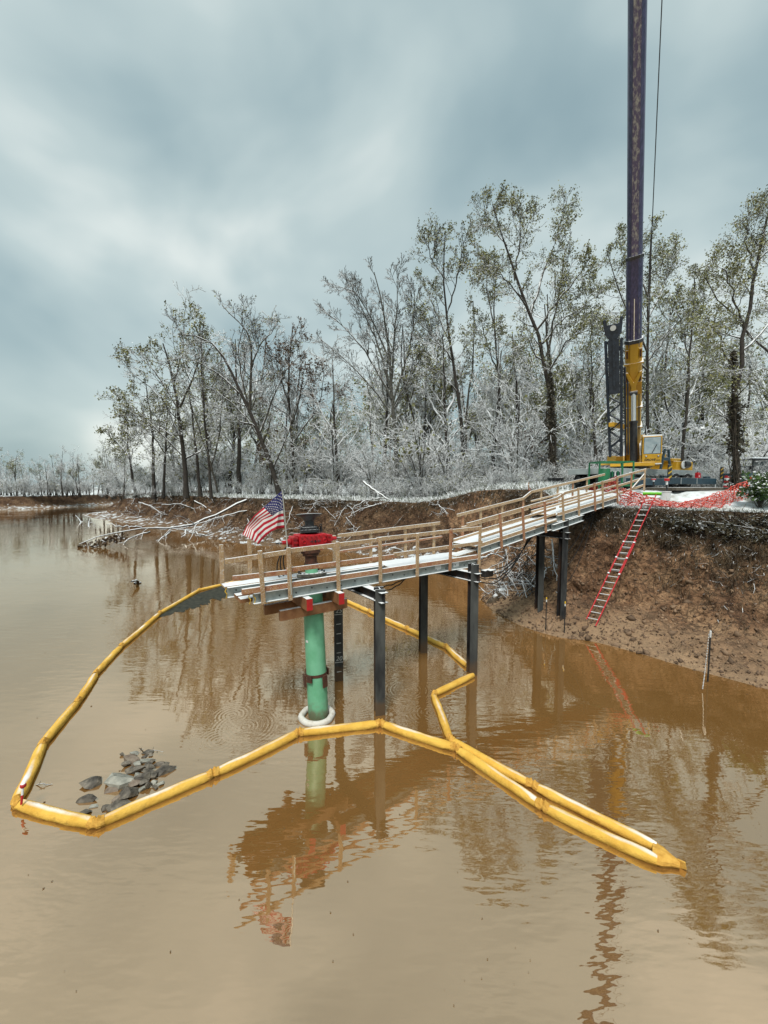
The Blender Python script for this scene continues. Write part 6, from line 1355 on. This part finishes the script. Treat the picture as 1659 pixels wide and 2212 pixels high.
for r in (-.28, .32): cpart('lamp_lens', 'white', lambda b, r=r: b.tube([cabp(.955, r, CZ0 + .46), cabp(.968, r, CZ0 + .46)], .035, 10), cab, bevel=0)
cpart('cab_roof_snow', 'snow', lambda b: b.box(cabp(-.03, 0, CZ1 + .03), (1.6, .98, .08), G, GR), cab, bevel=.03)
cpart('cab_sill', 'white', lambda b: b.box(cabp(.86, 0, CZ0 + .01), (.06, 1.0, .06), G, GR), cab)
put_text('GROVE', .17, cabp(.90, -.10, CZ0 + .24), GR, (G * .10 / .55 + Z).normalized(), MT['black'], cab, shear=.25, bold=.006)
b = MB(); b.box(cabp(.902, .32, CZ0 + .215), (.18, .004, .03), GR, G, Z); b.build('small_marking', MT['black'], cab)
# rear deck: engine cover, winch, counterweight, dark frame
cpart('engine_cover', 'yellow', lambda b: b.box(cp(1.6, -1.2, 7.45), (1.9, 1.7, .62), CA, CN), bevel=.05)
cpart('engine_cap', 'yellow', lambda b: b.box(cp(1.0, -1.2, 7.86), (1.0, 1.3, .22), CA, CN), bevel=.05)
cpart('air_cleaner', 'black', lambda b: b.tube([cp(1.2, -.35, 7.55), cp(1.9, -.35, 7.55)], [.30, .24], 20), smooth=True)
cpart('air_cleaner_cap', 'white', lambda b: (b.ring(cp(1.15, -.2, 7.52), .22, .05, CN, 20, 6), b.tube([cp(1.15, -.3, 7.52), cp(1.15, -.18, 7.52)], .16, 18)), smooth=True)
cpart('boom_rest', 'teal', lambda b: (b.prism([(-.85, 7.2), (-.72, 7.2), (-.55, 7.75), (.05, 7.75), (.22, 7.2), (.35, 7.2), (.12, 7.95), (-.62, 7.95)], C0 + CN * -.3 - CA * .35, CA, Z, .12, -CN), b.beam(cp(-.95, -.36, 7.9), cp(-.75, -.36, 8.5), .12, .12), b.beam(cp(-.25, -.36, 7.9), cp(-.35, -.36, 8.5), .12, .12)))
cpart('winch_drum', 'yellow', lambda b: b.tube([cp(-.9, -.9, 8.05), cp(-.1, -.9, 8.05)], .28, 18), smooth=True)
cpart('counterweight', 'yellowd', lambda b: b.box(sp(-2.9, 0, 7.75), (.8, 2.3, .9), G, GR), bevel=.05)
cpart('walkway_step', 'yellow', lambda b: (b.box(sp(.4, -1.25, 7.5), (1.4, .9, .12), G, GR), b.prism([(.5, 7.5), (.2, 8.05), (-.5, 8.05), (-.6, 7.5)], sp(0, -1.35, 0), G, Z, .5, GR)))
cpart('rope_guide', 'yellow', lambda b: b.box(sp(.2, .55, 9.1), (.2, .2, .35), G, GR))
# ground mats and snow-covered boards in front of the crane
for k, (px_, py_, L_, W_, a_, lab) in enumerate(((1465, 1072, 3.4, 1.1, .3, 'dark snowy timber mat under the outrigger in front of the crane'), (1490, 1082, 3.2, 1.0, .25, 'flat snowy mat nearest the orange netting'), (1520, 1062, 2.6, 1.2, .35, 'snowy timber mat below the rear crane wheels'))):
    c = aty(px_, py_, (21.4, 20.4, 22.6)[k]); c.z = zg(c.x, c.y) + .10; t = thing('timber_mat', c, lab, 'mat'); ax = Vector((math.cos(a_), math.sin(a_), 0)); ay = Vector((-ax.y, ax.x, 0))
    for j in range(4): b = MB(); b.box(c + ay * (j - 1.5) * W_ / 4, (L_, W_ / 4 - .02, .16), ax, ay); b.build('board', MT['mat_wood'], t, bevel=.01)
# jerry can on the outrigger beam
jc = thing('jerry_can', cp(1.55, .45, 6.62), 'small red fuel can sitting on the crane outrigger beam', 'fuel can')
b = MB(); b.prism([(-.17, 0), (.17, 0), (.17, .26), (.06, .36), (-.12, .36), (-.17, .28)], cp(1.55, .35, 6.625), CA, Z, .2, CN); b.build('body', MT['red'], jc, bevel=.02)
b = MB(); b.tube([cp(1.50, .45, 6.985), cp(1.50, .45, 7.05)], .03, 8); b.build('cap', MT['black'], jc); b = MB(); b.box(cp(1.5, .553, 6.75), (.12, .006, .08), CA, CN); b.build('label_plate', MT['white'], jc)
# red-capped posts in front of the crane
def cpost(px_, y0, y1, Y, lab):
    p0, p1 = aty(px_, y0, Y), aty(px_, y1, Y); t = thing('capped_post', p0, lab, 'post'); h = (p1 - p0).length
    b = MB(); b.tube([p0 - Z * .2, p0.lerp(p1, .72)], .04, 8); b.build('shaft', MT['black'], t); b = MB(); b.tube([p0.lerp(p1, .72), p0.lerp(p1, .88)], .05, 8); b.build('white_band', MT['white'], t)
    b = MB(); b.box(p0.lerp(p1, .94), (.17, .17, h * .12), (1, .2, 0), (-.2, 1, 0)); b.build('cap', MT['redpaint'], t, bevel=.02)
cpost(1440.5, 1083, 1033, 19.6, 'black post with red and white cap in front of the crane beam'); cpost(1412, 1056, 1034, 21.5, 'short red and white capped post left of the hazard panel')
t = thing('white_bucket', aty(1437, 1081, 19.2), 'white plastic tub standing behind the top of the ladder', 'tub')
c = aty(1437, 1081, 19.2); b = MB(); b.tube([c, c + Z * .40, c + Z * .42, c + Z * .46], [.19, .22, .24, .24], 20); b.build('tub', MT['white'], t, smooth=True)
# wooden crate right of the crane
t = thing('wooden_crate', aty(1562, 1086, 21), 'brown plank crate with snowy lid right of the crane behind the netting', 'crate')
c = aty(1560, 1073, 21.5)
for k in range(7): b = MB(); b.box(c + Vector((-.60 + k * .20, 0, 0)), (.185, .05, .62)); b.build('plank', MT['crate'], t, bevel=.006)
b = MB(); b.box(c + Vector((0, .45, .34)), (1.55, 1.05, .06)); b.build('lid', MT['crate'], t); b = MB(); b.box(c + Vector((0, .9, 0)), (1.4, .05, .62)); b.box(c + Vector((.68, .46, 0)), (.05, .86, .62)); b.box(c + Vector((-.68, .46, 0)), (.05, .86, .62)); b.build('back_wall', MT['crate'], t)
# striped barrel
t = thing('striped_barrel', aty(1571, 1052, 23.5), 'red and white striped traffic barrel right of the crane', 'barrel')
c = aty(1571, 1054, 23.5)
for k in range(5): b = MB(); b.tube([c + Z * k * .15, c + Z * (k * .15 + .15)], [.21 - .012 * k, .21 - .012 * (k + 1)], 18); b.build('band', MT['redpaint'] if k % 2 == 0 else MT['white'], t, smooth=True)
# small roofed utility vehicle half hidden by brush at the right
uv = thing('utility_vehicle', aty(1625, 1056, 26), 'dark roofed utility vehicle half hidden by brush at the right', 'vehicle')
c = aty(1622, 1056, 26); X_ = Vector((1, .15, 0)).normalized(); Y_ = Vector((-.15, 1, 0)).normalized()
def up(name, m, fn, parent=None, bevel=.02, smooth=False): b = MB(); fn(b); return b.build(name, MT[m], parent or uv, bevel=bevel, smooth=smooth)
up('body', 'teal', lambda b: (b.prism([(-1.5, .35), (1.5, .35), (1.5, .75), (.9, .95), (.5, .80), (-.4, .80), (-.5, 1.05), (-1.5, 1.05)], c - Y_ * .65, X_, Z, 1.3, Y_)))
up('roof', 'black', lambda b: b.box(c + Z * 1.95 + X_ * .05, (1.9, 1.4, .08), X_, Y_)); up('roof_snow', 'snow', lambda b: b.box(c + Z * 2.02 + X_ * .05, (1.86, 1.36, .06), X_, Y_), bevel=.02)
for x in (-.75, .85):
    for y in (-.6, .6): up('roof_post', 'black', lambda b, x=x, y=y: b.beam(c + X_ * x + Y_ * y + Z * .9, c + X_ * x + Y_ * y + Z * 1.93, .05, .05), bevel=0)
up('seat', 'black', lambda b: (b.box(c + X_ * -.15 + Z * .95, (.5, 1.1, .16), X_, Y_), b.box(c + X_ * -.38 + Z * 1.25, (.12, 1.1, .55), X_, Y_)))
up('windscreen', 'glass', lambda b: b.box(c + X_ * .86 + Z * 1.4, (.03, 1.15, .85), X_, Y_), bevel=0)
for x in (-1.0, 1.0):
    for y in (-.62, .62):
        w = up('wheel', 'rubber', lambda b, x=x, y=y: b.tube([c + X_ * x + Y_ * (y - .11) + Z * .32, c + X_ * x + Y_ * (y + .11) + Z * .32], .32, 20), smooth=True); up('rim', 'alu', lambda b, x=x, y=y: b.tube([c + X_ * x + Y_ * (y - .12) + Z * .32, c + X_ * x + Y_ * (y + .12) + Z * .32], .17, 14), w, bevel=0)
# green equipment rack left of the crane
gr = thing('green_equipment_frame', aty(1317, 1050, 22.5), 'green steel frame holding a green drum, left of the crane', 'equipment')
c = aty(1318, 1050, 22.4); hx, hy, hz = .95, .55, 1.36
for x in (-1, 1):
    for y in (-1, 1): b = MB(); b.beam(c + Vector((x * hx, y * hy, -.15)), c + Vector((x * hx, y * hy, hz)), .07, .07); b.build('upright', MT['greend'], gr)
for y in (-1, 1): b = MB(); b.beam(c + Vector((-hx, y * hy, hz)), c + Vector((hx, y * hy, hz)), .08, .08); b.build('top_bar', MT['greend'], gr)
for x in (-1, .35, 1): b = MB(); b.beam(c + Vector((x * hx, -hy, hz)), c + Vector((x * hx, hy, hz)), .07, .07); b.build('top_bar', MT['greend'], gr)
b = MB(); b.beam(c + Vector((.33, -hy, -.1)), c + Vector((.33, -hy, hz)), .07, .07); b.build('upright', MT['greend'], gr)
b = MB(); b.tube([c + Vector((-.48, -.2, .1)), c + Vector((-.48, -.2, .12)), c + Vector((-.48, -.2, .95)), c + Vector((-.48, -.2, 1.0))], [.28, .30, .30, .27], 20); b.build('drum', MT['greend'], gr, smooth=True)
b = MB(); b.box(c + Vector((.15, .1, .55)), (.7, .6, .55)); b.build('engine_block', MT['teal'], gr, bevel=.04)
for k in range(4): b = MB(); b.tube([c + Vector((-.05 + k * .16, -.25, .5)), c + Vector((-.05 + k * .16, -.25, .85))], .045, 8); b.build('filter', MT['white'] if k % 2 else MT['greend'], gr)
b = MB(); b.box(c + Vector((0, 0, .04)), (1.9, 1.1, .10)); b.build('base_skid', MT['greend'], gr)
# black cabinet and low trailer on the left of the ramp top
bx = thing('black_cabinet', aty(1200, 1062, 27), 'black equipment cabinet with small white labels left of the ramp top', 'cabinet')
c = aty(1200, 1049, 27); b = MB(); b.box(c, (.80, .7, .95), (1, .15, 0), (-.15, 1, 0)); cb = b.build('housing', MT['black'], bx, bevel=.03)
for k, w in ((-.02, .17), (.2, .10)): b = MB(); b.box(c + Vector((k, -.372 + .15 * k, .14)), (w, .01, .14), (1, .15, 0), (-.15, 1, 0)); b.build('label_plate', MT['white'], cb)
b = MB(); b.box(c + Z * .5, (.84, .74, .05), (1, .15, 0), (-.15, 1, 0)); b.build('lid', MT['black'], bx)
tr_ = thing('flat_trailer', aty(1250, 1058, 27), 'low dark trailer deck with clutter between the cabinet and the green frame', 'trailer')
c = aty(1252, 1048, 27); b = MB(); b.box(c, (2.5, 1.2, .42), (1, .1, 0), (-.1, 1, 0)); b.build('deck', MT['teal'], tr_, bevel=.02)
for x in (-.6, .6): b = MB(); b.tube([c + Vector((x, -.62, -.28)), c + Vector((x, -.45, -.28))], .28, 18); b.build('wheel', MT['rubber'], tr_, smooth=True)
b = MB(); b.box(c + Vector((.85, 0, .42)), (.75, .7, .42)); b.build('tool_box', MT['jib'], tr_, bevel=.04)
b = MB(); b.tube([c + Vector((-.4, 0, .22)), c + Vector((-.1, 0, .45)), c + Vector((.2, 0, .6))], .05, 8); b.build('drawbar', MT['jib'], tr_)

# ================================================================== orange safety netting
def netting(name, label, top, bot, nu, nv, sw=.028):
    """top/bottom edges as world polylines; a woven grid of flat strands between them"""
    t = thing('safety_netting', bot[0], label, 'netting'); rng_ = np.random.default_rng(len(label))
    T_ = resamp_poly(top, nu); B_ = resamp_poly(bot, nu); G_ = np.stack([T_ * (1 - j / nv) + B_ * (j / nv) for j in range(nv + 1)])
    G_ += rng_.normal(size=G_.shape) * .025; G_[:, :, 1] += .09 * np.sin(np.arange(nu) * .9)[None] * np.linspace(0, 1, nv + 1)[:, None]
    V, F = tubes(G_, np.full(G_.shape[:2], sw), 3); a = np_mesh('strand', V, F, [MT['net']]); o = link('long_strands', a, t); o['kind'] = 'stuff'
    Gc = np.transpose(G_, (1, 0, 2)); V, F = tubes(Gc, np.full(Gc.shape[:2], sw * .55), 3); o = link('cross_strands', np_mesh('cross', V, F, [MT['net']]), t); o['kind'] = 'stuff'
    return t
n1 = netting('net', 'orange safety netting sagging across the bank top from the walkway to the right bush', [aty(1338, 1052, 19.2), aty(1380, 1066, 18.9), aty(1430, 1081, 18.6), aty(1470, 1086, 18.3), aty(1520, 1075, 18.3), aty(1565, 1060, 18.4), aty(1622, 1034, 18.6)],
        [aty(1338, 1090, 19.0), aty(1380, 1092, 18.5), aty(1430, 1093, 18.2), aty(1470, 1096, 17.9), aty(1520, 1099, 17.6), aty(1565, 1103, 17.3), aty(1616, 1112, 17.2)], 90, 13, .022)
netting('net', 'orange safety netting left of the ramp top beside the black cabinet', [aty(1143, 1055, 25.5), aty(1170, 1064, 25), aty(1215, 1072, 24.5), aty(1262, 1060, 23.5), aty(1332, 1028, 21)], [aty(1143, 1088, 25.3), aty(1170, 1088, 24.8), aty(1215, 1088, 24), aty(1262, 1090, 23), aty(1332, 1060, 21)], 70, 11, .024)
for px_, y0, y1, Y, lab in ((1142, 1090, 1042, 25.5, 'thin stake at the left end of the orange netting'), (1622, 1112, 1030, 18.5, 'red-wrapped stake at the right end of the orange netting')):
    t = thing('net_stake', aty(px_, y0, Y), lab, 'stake'); b = MB(); b.beam(aty(px_, y0 + 5, Y), aty(px_, y1, Y), .05, .05, up=(0, 1, 0)); b.build('shaft', MT['net'] if px_ > 1600 else MT['wood_red'], t)

# green leafy bush at the right edge
def bush(label, px_, py_, Y, w, h, n, m, seed):
    rng_ = np.random.default_rng(seed); c = Vector(aty(px_, py_, Y)); t = thing('evergreen_bush', c, label, 'bush')
    st = np.stack([resamp_poly([c, c + Vector((rng_.normal() * w * .4, rng_.normal() * w * .4, h * .5)), c + Vector((rng_.normal() * w * .8, rng_.normal() * w * .8, h * rng_.uniform(.5, 1.1)))], 6) for _ in range(22)])
    R = np.tile(np.linspace(.02, .008, 6), (22, 1)); P1, R1 = grow(st, R, 6, .3, 1, 50, .4, 4, 0, .25, .7, .006, rng_)
    link('stem', np_mesh('stem', *tubes(st, R, 5), [MT['twig']]), t); link('twigs', np_mesh('twigs', *tubes(P1, R1, 3), [MT['twig']]), t)['kind'] = 'stuff'
    tag(link('foliage', np_mesh('foliage', *leaves(P1, n, .11, rng_, .3, .06), [MT[m]]), t), kind='stuff')
bush('green leafy bush flecked with snow at the right edge above the bank', 1640, 1100, 16.8, .75, 1.3, 4200, 'leafg', 1)
bush('dark snow-flecked bramble spilling over the bank at the right edge', 1660, 1160, 15.6, 1.0, .7, 3600, 'bramble', 2)
for k, (px_, py_, Y) in enumerate(((1480, 1140, 17.0), (1550, 1150, 16.5), (1610, 1165, 15.9))):
    bush(['dark bramble on the bank lip right of the ladder', 'dark bramble on the bank lip below the middle of the netting', 'dark bramble on the bank lip below the netting stake'][k], px_, py_, Y, .75, .35, 1800, 'bramble', 10 + k)

# leaves drifting on the water
MT['leaffloat'] = mat('wet_dead_leaf', (0.10, 0.055, 0.025), (0.20, 0.13, 0.06), scale=3, rough=.8)
rng_ = np.random.default_rng(31); n = 60; px_ = rng_.uniform(30, 1640, n); py_ = rng_.uniform(1290, 2190, n); c_ = np.array([tuple(atz(a, b_, .006)) for a, b_ in zip(px_, py_)]); g_ = rng_.uniform(0, 6.28, n); s_ = rng_.uniform(.010, .028, (n, 1)) * (np.linalg.norm(c_, axis=1, keepdims=True) / 9)
a_ = np.stack([np.cos(g_), np.sin(g_), rng_.normal(0, .08, n)], 1) * s_; b_ = np.stack([-np.sin(g_), np.cos(g_), rng_.normal(0, .08, n)], 1) * s_ * .6
V_ = np.stack([c_ - a_, c_ + b_, c_ + a_, c_ - b_], 1).reshape(-1, 3); V_[:, 2] = np.abs(V_[:, 2]) + .004
tag(link('floating_leaves', np_mesh('floating_leaves', V_, np.arange(4 * n).reshape(-1, 4), [MT['leaffloat']])), 'scattered dead leaves drifting on the brown water', 'leaves', kind='stuff')
